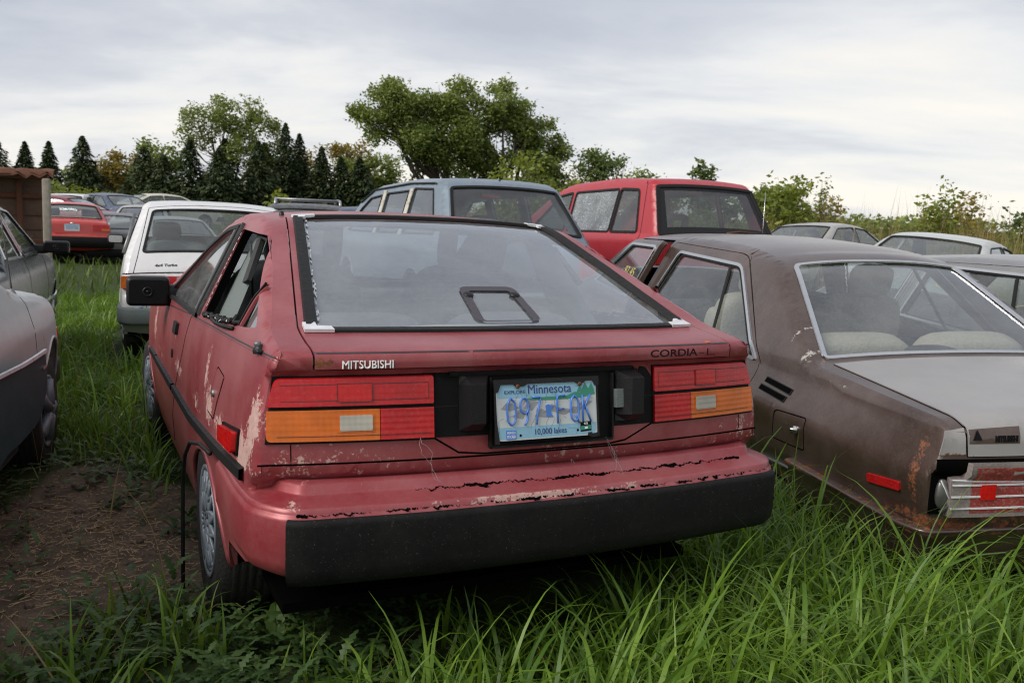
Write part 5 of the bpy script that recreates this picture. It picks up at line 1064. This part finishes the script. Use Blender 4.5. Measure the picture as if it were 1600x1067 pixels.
X,Y=np.meshgrid(gx,gy); Vg=np.stack([X.ravel(),Y.ravel(),gz(X,Y).ravel()],1); nx=len(gx); ny=len(gy)
i,j=np.meshgrid(np.arange(nx-1),np.arange(ny-1)); b=(j*nx+i).ravel(); Q=np.stack([b,b+1,b+nx+1,b+nx],1)
g=raw_obj('ground',Vg,None,'ground_soil',quads=Q,attrs={'grassy':(1-dirt(X,Y)).ravel()*.9}); tag(g,kind='structure')

# ------------------------------------------------------------------ grass and weeds
CARS=[(0,0,0,.80,.35,4.0),(2.43,-.03,12,.78,.15,4.5),(4.20,-.52,12,.8,.1,4.5),(-.19,5.74,3.5,.76,.1,4.0),(-2.56,-.37,8,.78,.1,4.0),(-2.40,4.0,4.5,.78,.1,3.9),(2.69,5.71,1.9,.8,.1,4.6),(5.15,5.9,3,.84,.1,4.3),(-1.19,20.4,-1,.8,.1,4.2),(11.09,7.27,244,.85,.0,4.5),(14.47,12.51,250,.85,.0,4.5)]
def keep(x,y):
    k=np.ones(len(x),bool)
    for (cx,cy,yw,hw,y0,y1) in CARS:
        a=R(yw); dx=x-cx;dy=y-cy; lx=dx*math.cos(a)-dy*math.sin(a); ly=dx*math.sin(a)+dy*math.cos(a); k&=~((np.abs(lx)<hw)&(ly>y0)&(ly<y1))
    return k
def blades(name,x,y,h,w,m,label,rg,lean=(.05,.55),curl=(.3,1.9),K=6,cat='grass',az=None,wexp=.75):
    n=len(x); z=gz(x,y)-.01
    a=rg.uniform(0,2*np.pi,n) if az is None else az; th=rg.uniform(*lean,n); cu=rg.uniform(*curl,n)*np.clip(h/.35,.4,1.4)
    tw=a+np.pi/2+rg.normal(0,.5,n); P=np.zeros((n,K+1,3)); P[:,0]=np.stack([x,y,z],1)
    for k in range(K):
        t=(k+.5)/K; ang=th+cu*t*t; s=h/K
        P[:,k+1,0]=P[:,k,0]+s*np.sin(ang)*np.cos(a); P[:,k+1,1]=P[:,k,1]+s*np.sin(ang)*np.sin(a); P[:,k+1,2]=P[:,k,2]+s*np.cos(ang)
    wd=np.array([max(.02,(1-(k/K))**wexp*(.75+.5*min(1,3*k/K))) for k in range(K+1)])
    D=np.stack([np.cos(tw),np.sin(tw),0*tw],1)[:,None,:]*(w[:,None]*wd[None,:]*.5)[:,:,None]
    V=np.stack([P-D,P+D],2).reshape(-1,3); base=(np.arange(n)*(K+1)*2)[:,None]+np.arange(K)[None,:]*2
    Q=np.stack([base,base+1,base+3,base+2],-1).reshape(-1,4)
    o=raw_obj(name,V,None,m,quads=Q); tag(o,label,cat,kind='stuff'); return o
def tufts(rg,n,box,per,spread=.05,dens=None):
    cx=rg.uniform(box[0],box[1],n); cy=rg.uniform(box[2],box[3],n)
    if dens is not None: k=rg.random(n)<dens(cx,cy); cx=cx[k];cy=cy[k]
    x=np.repeat(cx,per)+rg.normal(0,spread,len(cx)*per); y=np.repeat(cy,per)+rg.normal(0,spread,len(cx)*per)
    return x,y,np.repeat(np.arange(len(cx)),per)
rg=np.random.default_rng(21)
def near_grass():
    x,y,t=tufts(rg,2500,(-1.7,4.6,-1.25,1.25),10,.05,lambda x,y:np.clip(1-dirt(x,y)*1.3,0,1)*(1-.74*(1-sst(x,-.9,-.3)))*np.where((np.abs(x)<.8)&(y>.12),.25,1))
    k=keep(x,y); x,y,t=x[k],y[k],t[k]; n=len(x); hh=np.interp(rg.random(t.max()+1),[0,.3,.8,1],[.22,.34,.46,.60])[t]*rg.uniform(.5,1.15,n)
    hh*=np.where((y>.0)&(np.abs(x)<.85),.75,1.)*np.where(y<-.55,.8,1)*(1-.40*(1-sst(x,-.75,-.2)))*np.where((x>.9)&(y>-.9),1.18,1)
    az=(rg.uniform(0,2*np.pi,t.max()+1)[t]+rg.normal(0,.9,n)); 
    blades('long_grass',x,y,hh,rg.uniform(.007,.019,n),'blade','long fresh green grass growing up to the red bumper',rg,(.05,.75),(.4,2.7),az=az,K=8)
near_grass()
def dead_straw():
    n=900; x=rg.uniform(-1.6,4.2,n); y=rg.uniform(-1.0,3.2,n); k=keep(x,y)&(rg.random(n)>dirt(x,y)*.5); x,y=x[k],y[k]; n=len(x)
    blades('dead_grass',x,y,rg.uniform(.10,.38,n),rg.uniform(.003,.008,n),'dry_blade','dead straw blades mixed through the green foreground grass',rg,(.3,1.3),(.2,2.2),K=5)
    n=420; x=rg.uniform(-1.7,4.2,n); y=rg.uniform(.1,8,n); k=keep(x,y)&(dirt(x,y)<.4)&((y>1.)|(np.abs(x)>.9)); x,y=x[k],y[k]; n=len(x)
    blades('seed_stalks',x,y,rg.uniform(.30,.52,n),rg.uniform(.0018,.003,n),'dry_blade','thin seed stalks rising above the foreground grass',rg,(.0,.25),(.0,.8),K=6,wexp=.2)
dead_straw()
def mid_grass():
    # between and beside the cars, and up the lane
    x,y,t=tufts(rg,5200,(-1.9,4.6,.9,12.5),12,.06,lambda x,y:np.clip(1-dirt(x,y)*1.6,0,1)*np.where(x>-.2,np.where((x>.7)&(x<4.2)&(y<6.2),.8,.45),1)*np.interp(y,[1,5,12],[1,.9,.65]))
    k=keep(x,y)&(x<9); x,y,t=x[k],y[k],t[k]; n=len(x)
    hh=np.interp(rg.random(t.max()+1),[0,.5,1],[.14,.24,.50])[t]*rg.uniform(.6,1.2,n); hh*=np.where((y>3)&(y<5.5)&(x<-.2),.95,1)*np.where(y>6,.62,1)*np.where(x>.85,1.3,1)
    blades('lane_grass',x,y,hh,rg.uniform(.006,.014,n)*np.interp(y,[2,12],[1,1.5]),'blade','tangled green grass filling the lane between the parked cars',rg,(.05,.9),(.5,2.6),K=5,az=rg.uniform(0,2*np.pi,t.max()+1)[t]+rg.normal(0,.9,n))
mid_grass()
def far_grass():
    n=26000; x=rg.uniform(-6,34,n); y=rg.uniform(12,46,n)**1.0; k=keep(x,y)&(x<y*1.6+6); x,y=x[k],y[k]; n=len(x)
    blades('meadow_grass',x,y,rg.uniform(.12,.34,n),rg.uniform(.02,.045,n),'far_blade','rough meadow grass beyond the nearest cars',rg,K=3)
    n=22000; x=rg.uniform(6,26,n); y=rg.uniform(7.4,20,n); k=(y>13.6-.33*x+ .0)&(y<30-.2*x)&keep(x,y); x,y=x[k],y[k]; n=len(x)
    blades('dry_weeds',x,y,rg.uniform(.7,2.2,n)*np.interp(x+y,[18,30],[.75,1.15])*(.72+.22*np.sin(x*1.9)+.16*np.sin(x*4.7+y)+.12*np.sin(x*9.1)),rg.uniform(.008,.022,n),'dry_blade','tall straw coloured weeds in front of the bushes on the right',rg,(.0,.2),(.0,.7),K=4)
    n=13000; x=rg.uniform(6,26,n); y=rg.uniform(7.4,20,n); k=(y>13.9-.33*x)&(y<30-.2*x)&keep(x,y); x,y=x[k],y[k]; n=len(x)
    blades('green_weeds',x,y,rg.uniform(.6,1.5,n)*np.interp(x+y,[18,30],[.7,1.1]),rg.uniform(.02,.05,n),'leaf_mid','green leafy weeds mixed into the tall dry ones on the right',rg,(.0,.4),(.0,1.),K=3)
far_grass()
# leaf clouds --------------------------------------------------------------
def leaf_quads(C,size,rg,elong=1.7,droop=0.):
    n=len(C); u=rg.normal(size=(n,3)); u[:,2]=u[:,2]*.6-droop; u/=np.linalg.norm(u,axis=1)[:,None]; v=np.cross(u,rg.normal(size=(n,3))); v/=np.linalg.norm(v,axis=1)[:,None]
    s=(size*rg.uniform(.6,1.25,n))[:,None]
    V=np.stack([C-u*s*.5*elong,C+v*s*.42,C+u*s*.5*elong,C-v*s*.42],1).reshape(-1,3); Q=np.arange(4*n).reshape(-1,4); return V,Q
def sublobes(lobes,rg,k=9,f=.45):
    out=[]
    for l in lobes:
        if max(l[3:6])<.9: out.append(l); continue
        for j in range(k):
            d=rg.normal(size=3); d/=np.linalg.norm(d); q=f*rg.uniform(.75,1.25); out.append((l[0]+d[0]*l[3]*.72,l[1]+d[1]*l[4]*.72,l[2]+d[2]*l[5]*.72,l[3]*q,l[4]*q,l[5]*q*.9))
    return out
def crown_cloud(lobes,n,clump,per,rg,shell=.55):
    lobes=sublobes(lobes,rg)
    vol=np.array([l[3]*l[4]*l[5] for l in lobes]); k=rg.choice(len(lobes),n//per,p=vol**.8/np.sum(vol**.8)); L=np.array(lobes)[k]
    d=rg.normal(size=(len(k),3)); d/=np.linalg.norm(d,axis=1)[:,None]; r=(shell+(1-shell)*rg.random(len(k)))**.8*rg.uniform(.82,1.12,len(k))
    C=L[:,:3]+d*L[:,3:6]*r[:,None]; C=np.repeat(C,per,0)+rg.normal(0,1,(len(C)*per,3))*clump*np.array([1,1,.75]); return C
def branch_mesh(mb,p0,lobes,r0,rg,n=14,lean=(0,0)):
    top=np.mean([l[:3] for l in lobes],axis=0); mid=np.array(p0)*.5+top*.5+np.array([lean[0],lean[1],0])
    P=[np.array(p0)+(mid-np.array(p0))*t for t in np.linspace(0,1,5)]; P=[p+rg.normal(0,r0*.4,3)*np.array([1,1,0])*(i>0) for i,p in enumerate(P)]
    mb.tube(P,np.linspace(r0*1.25,r0*.6,5),8)
    for k in range(n):
        l=lobes[k%len(lobes)]; s=P[2+int(rg.integers(0,3))]; e=np.array(l[:3])+rg.normal(0,.3,3)*np.array(l[3:6]); m=(s+e)/2+rg.normal(0,.12,3)*np.linalg.norm(e-s)
        mb.tube([s,m,e],[r0*.45,r0*.25,r0*.06],5)
        for q in range(3):
            e2=e+rg.normal(0,.25,3)*np.array(l[3:6]); mb.tube([m,(m+e2)/2+rg.normal(0,.1,3),e2],[r0*.2,r0*.1,r0*.03],4)
def tree(name,label,x,y,lobes,n,leaf,m,seed,trunk=.2,per=9,clump=.3,cat='tree',group=None,shell=.55,droop=0.,nb=14,cut=None):
    """lobes are (dx,dy,z,rx,ry,rz)"""
    rg=np.random.default_rng(seed); z=float(gz(x,y)); root=empty(name,(x,y,z),0,label,cat,group)
    mb=MB(); branch_mesh(mb,(0,0,-.2),lobes,trunk,rg,nb); mb.build('trunk','bark',root)
    C=crown_cloud(lobes,n,clump,per,rg,shell); C=C[C[:,2]>.15]; V,Q=leaf_quads(C,leaf,rg,droop=droop); raw_obj('crown',V,None,m,root,quads=Q,smooth=False)
    return root
def spruce(label,x,y,H,r,seed,m='needle_dark',n=5200):
    rg=np.random.default_rng(seed); z=float(gz(x,y)); root=empty('spruce_tree',(x,y,z),0,label,'tree','dark spruces along the back')
    mb=MB(); mb.tube([(0,0,-.2),(0,0,H*.5),(0,0,H*.98)],[H*.022,H*.014,.015],7)
    h=rg.random(n)**1.25; tier=(np.floor(h*15)+rg.uniform(-.15,1.0,n))/15; h=np.clip(tier,0.02,1); a=rg.uniform(0,2*np.pi,n)
    lump=1.15+.24*np.sin(a*3+np.floor(h*16)*2.1+seed)+.12*np.sin(a*7+h*30)
    R_=r*(1-h)**.85*lump+.06; f=rg.random(n)**.55; C=np.stack([np.cos(a)*R_*f,np.sin(a)*R_*f,h*H-f*R_*.28+.05*H*.2],1); 
    u=np.stack([np.cos(a),np.sin(a),-.35+rg.normal(0,.25,n)],1)+rg.normal(0,.25,(n,3)); u/=np.linalg.norm(u,axis=1)[:,None]; v=np.cross(u,rg.normal(0,.4,(n,3))+np.array([0,0,1.])); v/=np.linalg.norm(v,axis=1)[:,None]
    s=(rg.uniform(.16,.42,n)*(.45+.75*(1-h)))[:,None]; V=np.stack([C-u*s*.6,C+v*s*.30,C+u*s*.7,C-v*s*.30],1).reshape(-1,3)
    mb.build('trunk','bark',root); raw_obj('crown',V,None,m,root,quads=np.arange(4*n).reshape(-1,4),smooth=False); return root
for k,(x,y,H,r,lab) in enumerate([(-5.6,66,4.9,2.1,'broad dark spruce at the far left edge behind the truck box'),(-3.9,66.4,4.7,1.3,'slim dark spruce, left one of the two spires beyond the truck box'),(-2.5,65.8,4.8,1.2,'slim dark spruce, right one of the two spires beyond the truck box'),
  (-.55,59.3,4.9,1.75,'lone pointed spruce standing clear of its neighbours behind the far cars'),(3.9,58,4.0,1.8,'low dark spruce left of the tall round poplar'),(5.3,57,5.0,1.7,'dark spruce in front of the left side of the round poplar'),(6.9,56,4.6,2.0,'dark spruce half hidden under the round poplar crown'),(9.4,57,5.2,2.2,'dark spruce under the right side of the round poplar'),
  (11.45,58.9,6.6,1.7,'tallest spruce, right beside the round poplar'),(12.6,60,6.1,1.5,'second tallest spruce, just right of the tallest one'),(13.6,57.9,5.2,1.6,'dark spruce behind the middle of the spruce row'),(14.8,57.5,4.6,1.6,'lower dark spruce near the right end of the row'),(15.9,57,4.7,1.5,'last dark spruce at the right end of the row'),(18.6,52,3.2,1.5,'small bluish spruce at the foot of the big dark tree'),
  (3.0,61,4.6,2.2,'dark spruce at the left end of the spruce row, behind the low one'),(7.8,60,5.4,2.3,'broad dark spruce directly behind the round poplar trunk'),(10.5,61,5.4,2.3,'broad dark spruce filling the gap left of the tallest one'),(13.0,62,4.8,2.4,'wide dark spruce behind the spruce row, right of the tallest'),(17.0,60,4.3,2.0,'rounded dark spruce beyond the right end of the row')]):
    spruce(lab,x,y,H,r,100+k)
tree('poplar_tree','tall airy round poplar rising over the spruces at left centre',8.4,60.6,[(-1.6,0,6.6,1.7,1.5,1.5),(.2,0,7.3,1.8,1.6,1.3),(1.7,0,6.0,1.8,1.5,1.6),(-.3,0,5.2,2.3,1.8,1.6),(3.0,0,4.3,1.4,1.3,1.3),(-2.8,0,5.6,.8,.8,.8),(.8,0,3.4,2.4,1.5,1.5)],13000,.13,'leaf_mid',1,.16,16,.17,shell=.35)
tree('poplar_tree','small pale tree left of the tall round poplar',4.3,67,[(-.6,0,4.2,1.3,1.2,1.2),(.9,0,4.6,1.3,1.2,1.0),(.2,0,3.2,1.9,1.5,1.3)],3000,.17,'leaf_mid',2,.12,9,.26,shell=.35)
big=[(-5.0,0,5.9,1.5,1.4,1.2),(-4.3,0,6.8,1.2,1.3,.9),(-3.6,0,7.3,1.4,1.4,1.0),(-2.6,0,5.2,1.9,1.6,1.5),(-1.2,0,7.6,1.7,1.6,1.2),(-1.0,0,5.8,2.1,1.8,1.6),(-1.6,0,4.2,1.2,1.2,1.0),(-3.2,0,6.2,1.3,1.3,1.2)]
tree('cottonwood_tree','big dark spreading cottonwood with gaps and a leaning trunk, at centre left',18.2,44.9,big,32000,.125,'leaf_mid',3,.22,20,.19,shell=.35,nb=26)
tree('cottonwood_tree','big dense cottonwood, right half of the central tree mass',20.4,44.6,[(-.8,0,7.5,1.6,1.5,1.1),(1.0,0,7.1,1.2,1.3,1.1),(1.9,0,6.1,1.3,1.3,1.2),(2.7,0,5.0,1.3,1.3,1.2),(0,0,5.2,2.3,1.8,1.8),(1.6,0,3.6,2.4,1.7,1.5),(-1.4,0,3.6,1.8,1.5,1.5),(3.3,0,4.2,1.1,1.0,1.2),(4.0,0,3.2,1.1,1.0,1.2),(3.4,0,5.5,.85,.8,.7)],34000,.125,'leaf_mid',4,.22,20,.19,shell=.35)
tree('young_poplar','pale green young poplar in front of the central trees',9.0,18.6,[(-.5,0,2.2,.55,.5,.6),(.1,0,2.7,.42,.4,.5),(.7,0,2.0,.5,.5,.55),(0,0,1.4,.9,.7,.6)],1500,.095,'leaf_light',5,.03,5,.10,shell=.2,cat='young tree')
tree('young_poplar','pale green young poplar just above the gap between blue wagon and red minivan',10.6,18.0,[(-.2,0,1.9,.5,.4,.6),(.3,0,1.6,.5,.4,.5)],700,.09,'leaf_light',6,.025,5,.09,shell=.2,cat='young tree')
tree('young_poplar','yellowish sapling left of the blue wagon roof',7.0,22.4,[(0,0,1.7,.5,.4,.6),(.3,0,1.2,.6,.5,.5)],700,.10,'leaf_light',7,.025,5,.10,shell=.2,cat='young tree')
tree('young_poplar','small bright sapling poking up behind the white wagon',3.55,21.5,[(0,0,1.45,.35,.3,.45),(.1,0,1.1,.4,.3,.35)],420,.10,'leaf_light',8,.02,5,.08,shell=.2,cat='young tree')
tree('ash_tree','slender grey-green tree at the right end of the central tree mass',24.9,41.4,[(-.5,0,4.2,1.0,.9,.8),(.5,0,3.6,1.1,1.0,1.1),(-.7,0,2.8,1.3,1.1,1.2),(1.2,0,4.4,.5,.5,.5),(1.5,0,2.6,.8,.8,.8)],4200,.14,'leaf_dark',9,.1,8,.2,shell=.3)
tree('willow_tree','wispy windblown willow above the red minivan roof',24.2,30.8,[(-.6,0,3.4,.35,.4,.75),(-.1,0,3.1,.45,.4,.8),(.5,0,2.5,.6,.5,.6),(1.1,0,1.9,.5,.5,.5),(-.3,0,2.2,.8,.7,.6)],1900,.15,'leaf_dark',10,.07,6,.10,shell=.2,cat='tree')
tree('hedge_tree','low grey-green tree between the central trees and the willow',30.6,46.5,[(-1.6,0,3.0,1.6,1.2,.9),(.4,0,3.5,1.6,1.3,.9),(2.0,0,2.6,1.5,1.2,1.1)],3400,.17,'leaf_mid',11,.12,9,.25,shell=.35)
for k,(x,y,s,m,lab) in enumerate([(2.0,80,1.25,'leaf_autumn','rounded tree turning orange, beyond the lone spruce'),(-.4,82,1.0,'leaf_mid','dull green tree between the lone spruce and the orange one'),(17.2,67,1.5,'leaf_autumn','tree with yellowing crown behind the right end of the spruces'),(19.6,66,1.3,'leaf_mid','olive tree between the spruces and the leaning trunk'),(34.5,38.5,.9,'leaf_mid','round distant tree at the right behind the young bushes')]):
    tree('broadleaf_tree',lab,x,y,[(-1.2*s,0,2.9*s,1.3*s,1.1*s,1.0*s),(.6*s,0,3.4*s,1.3*s,1.1*s,.9*s),(1.7*s,0,2.5*s,1.1*s,1.*s,1.*s),(0,0,1.8*s,1.9*s,1.4*s,1.1*s)],4600,.18,m,30+k,.12,9,.25,shell=.35)
for k,(x,y,h,w,m,n,lab) in enumerate([(14.4,15.0,2.9,.75,'leaf_light',2800,'leafy green bush left of the bare sapling on the right'),(17.6,17.0,2.6,.8,'leaf_autumn',1900,'low green bush between the bare sapling and the round distant tree'),(17.2,13.0,2.75,.65,'leaf_light',1500,'upright olive bush with a few red stems, right of centre'),(21.0,13.2,2.6,1.1,'leaf_dark',3000,'dark oak-leaved bush at the right edge'),(19.3,14.2,2.0,1.1,'leaf_autumn',1700,'low yellowing bush beside the dark one at the right edge'),(12.6,16.2,1.9,.8,'leaf_light',1400,'low bush just right of the minivan roof'),(22.5,16.5,2.9,1.3,'leaf_autumn',2200,'broad hazy bush behind the right hand weeds'),(15.6,16.2,1.9,.9,'leaf_autumn',1500,'small rusty green bush under the bare sapling')]):
    tree('bush',lab,x,y,[(-.4*w,0,h*.72,.55*w,.5*w,h*.22),(.3*w,0,h*.82,.4*w,.4*w,h*.2),(.1*w,0,h*.5,.95*w,.8*w,h*.26),(0,0,h*.25,1.2*w,w,h*.22),(.75*w,0,h*.58,.3*w,.3*w,h*.16)],n,.085,m,50+k,.03,6,.10,cat='bush',shell=.15,nb=16)
tree('sapling','sparse nearly bare sapling standing above the bushes on the right',16.9,16.4,[(0,0,2.3,.35,.3,.7),(.1,0,1.5,.4,.3,.5)],330,.06,'leaf_mid',70,.03,5,.10,cat='sapling',shell=.1,nb=22)
for k,(x,y,h,w,m,lab) in enumerate([(-4.2,48,2.1,2.2,'leaf_mid','bushy green shrub behind the truck box'),(-1.6,50,1.7,1.6,'leaf_light','light green shrub right of the truck box'),(1.6,52,1.5,2.0,'leaf_mid','green shrub under the orange tree'),(4.2,46,1.0,1.8,'leaf_light','low pale shrub behind the white wagon roof, left side'),(8.5,46,1.0,2.4,'leaf_mid','low shrub at the foot of the spruces, centre'),(12.5,44,1.1,2.2,'leaf_mid','low shrub at the foot of the spruces, right'),(16.5,40,1.3,1.8,'leaf_autumn','yellow-green shrub under the leaning trunk')]):
    tree('shrub',lab,x,y,[(-.5*w,0,h*.6,.7*w,.6*w,h*.4),(.5*w,0,h*.7,.7*w,.6*w,h*.36),(0,0,h*.4,w,.8*w,h*.4)],2000,.13,m,80+k,.04,7,.18,cat='shrub',shell=.3)
def far_woods():
    rg=np.random.default_rng(77); n=30000; x=rg.uniform(-70,190,n); y=125+rg.uniform(0,14,n)-x*.25
    top=3.6+1.0*np.sin(x*.11+1)+.8*np.sin(x*.31)+.5*np.sin(x*.83); z=.6+rg.random(n)**.8*top; V,Q=leaf_quads(np.stack([x,y,z],1),.75,rg,1.2)
    o=raw_obj('far_woods',V,None,'leaf_mid',quads=Q,smooth=False); tag(o,'low blurred line of distant woods on the horizon','woods',kind='stuff')
far_woods()
# weeds, litter and the broad dock leaf in the left foreground --------------
def lobed(mb,base,d,L,w,up,rg,lobes=6,curl=.8):
    """a thistle-like leaf: jagged outline along an arching midrib"""
    d=np.array([math.cos(d),math.sin(d),0]); s=np.cross(d,[0,0,1.]); A=[];n=lobes*2; P=[np.array(base)]; th=up
    for k in range(n): th2=th-curl*(k/n); P.append(P[-1]+L/n*(d*math.cos(th2)+np.array([0,0,math.sin(th2)])))
    V=[];F=[]
    for k,p in enumerate(P):
        t=k/n; ww=w*math.sin(math.pi*min(1,t*.9+.08))**.7*(1.0 if k%2 else .42); V+= [p-s*ww-np.array([0,0,ww*.25*rg.uniform(-.5,1)]),p,p+s*ww-np.array([0,0,ww*.25*rg.uniform(-.5,1)])]
    for k in range(n): a=3*k; F+= [(a,a+1,a+4,a+3),(a+1,a+2,a+5,a+4)]
    mb.add(V,F,False)
def weeds():
    rg=np.random.default_rng(31); mb=MB()
    spots=[]
    for k in range(420):
        x=rg.uniform(-1.75,-.12); y=rg.uniform(-.45,1.05); 
        if rg.random()<dirt(x,y)*.75: continue
        spots.append((x,y,rg.uniform(.04,.10),rg.uniform(.5,1.25)))
    for (cx,cy,n,r) in ((-1.0,2.15,10,.15),(-.92,2.5,12,.15),(-1.25,2.7,14,.18),(-1.65,1.6,10,.2),(-1.72,2.2,12,.2),(-1.8,1.1,12,.22),(-.80,1.75,6,.08),(-1.5,3.1,10,.25),(-1.0,3.2,8,.2)):
        for k in range(n): spots.append((cx+rg.normal(0,r),cy+rg.normal(0,r),rg.uniform(.04,.09),rg.uniform(.5,1.2)))
    for (x,y,L,u) in spots:
        z=float(gz(x,y)); st=rg.uniform(.02,.16)
        nl=int(rg.integers(5,9)); a0=rg.uniform(0,6)
        for k in range(nl): lobed(mb,(x,y,z+st*k/nl),a0+k*2.4,L*rg.uniform(.7,1.2),L*.17,rg.uniform(.2,u),rg,int(rg.integers(4,7)))
    o=mb.build('weed_cover','weed_leaf'); tag(o,'low jagged leafed weeds spreading over the soil at lower left','weeds',kind='stuff')
weeds()
def dock_plant(x,y,leaves,label,seed):
    rg=np.random.default_rng(seed); root=empty('dock_plant',(x,y,float(gz(x,y))),0,label,'plant','dock plants at lower left')
    for (a,L,w,up,cu) in leaves:
        mb=MB(); d=np.array([math.cos(R(a)),math.sin(R(a)),0]); s=np.array([-d[1],d[0],0]); P=[];n=14; p=np.array([0,0,.02]); G=[]
        for k in range(n+1):
            t=k/n; th=up-cu*t; wv=w*math.sin(math.pi*min(1,t**.8*.97+.02))**.8*(1+.08*math.sin(k*2.3)); wv=max(wv,.003)
            G.append([p+s*wv*v+np.array([0,0,1])*(abs(v)*wv*.35+.006*math.sin(k*1.9+v*3)*abs(v)) for v in np.linspace(-1,1,7)]); p=p+L/n*(d*math.cos(th)+np.array([0,0,math.sin(th)]))
        mb.grid(G); mb.tube([g[3]+np.array([0,0,.001]) for g in G],np.linspace(.003,.001,n+1),5); mb.build('leaf','dock_leaf',root)
dock_plant(-.80,-.22,[(168,.19,.036,.75,1.2),(200,.14,.035,.9,1.4),(260,.16,.04,.5,.9),(20,.15,.03,1.0,1.4)],'broad leaved dock plant with one wide leaf catching the light, at lower left',1)
dock_plant(-.66,.52,[(80,.13,.03,1.3,.8),(200,.11,.028,1.2,.9),(330,.10,.028,1.1,.9)],'small dock plant with upright leaves beside the rear tyre of the red hatchback',2)
def litter():
    rg=np.random.default_rng(41); V=[];Q=[];n=1900
    x=rg.normal(-1.18,.24,n); y=rg.normal(1.55,.55,n); k=(x<-.75)&(x>-1.9)&(y>.4)&(y<3.2); x=x[k];y=y[k];n=len(x)
    a=rg.uniform(0,np.pi,n); L=rg.uniform(.006,.04,n)*rg.choice([.5,1,2.],n,p=[.5,.4,.1]); w=rg.uniform(.0008,.003,n); d=np.stack([np.cos(a),np.sin(a),rg.normal(0,.1,n)],1)*L[:,None]/2; s=np.stack([-np.sin(a),np.cos(a),0*a],1)*w[:,None]/2
    c=np.stack([x,y,gz(x,y)+.006+rg.random(n)*.006],1); up=np.array([0,0,.002])
    V=np.stack([c-d-s,c-d+s,c+d+s,c+d-s,c-d-s+up,c-d+s+up,c+d+s+up,c+d-s+up],1).reshape(-1,3); b=(np.arange(n)*8)[:,None]
    Q=np.concatenate([b+np.array(f) for f in ((4,5,6,7),(0,1,5,4),(1,2,6,5),(2,3,7,6),(3,0,4,7))])
    o=raw_obj('straw_litter',V,None,'straw',quads=Q,smooth=False); tag(o,'scattered straw and wood chips on the bare soil','litter',kind='stuff')
    mb=MB()
    for k in range(260):
        x,y=rg.uniform(-1.8,-.8),rg.uniform(.6,3.1); r=rg.uniform(.003,.012); mb.blob((x,y,float(gz(x,y))+r*.3),(r*2,r*2*rg.uniform(.6,1),r*1.2),.8,None,8,5)
    for k in range(60):
        x,y=rg.uniform(-1.75,-.85),rg.uniform(.8,2.7); r=rg.uniform(.010,.026); mb.blob((x,y,float(gz(x,y))+r*.2),(r*2,r*2*rg.uniform(.6,1),r*1.1),.85,rotz(rg.uniform(0,180)),9,6)
    o=mb.build('soil_crumbs','ground_soil'); tag(o,'small clods and pebbles on the bare soil','soil crumbs',kind='stuff')
litter()
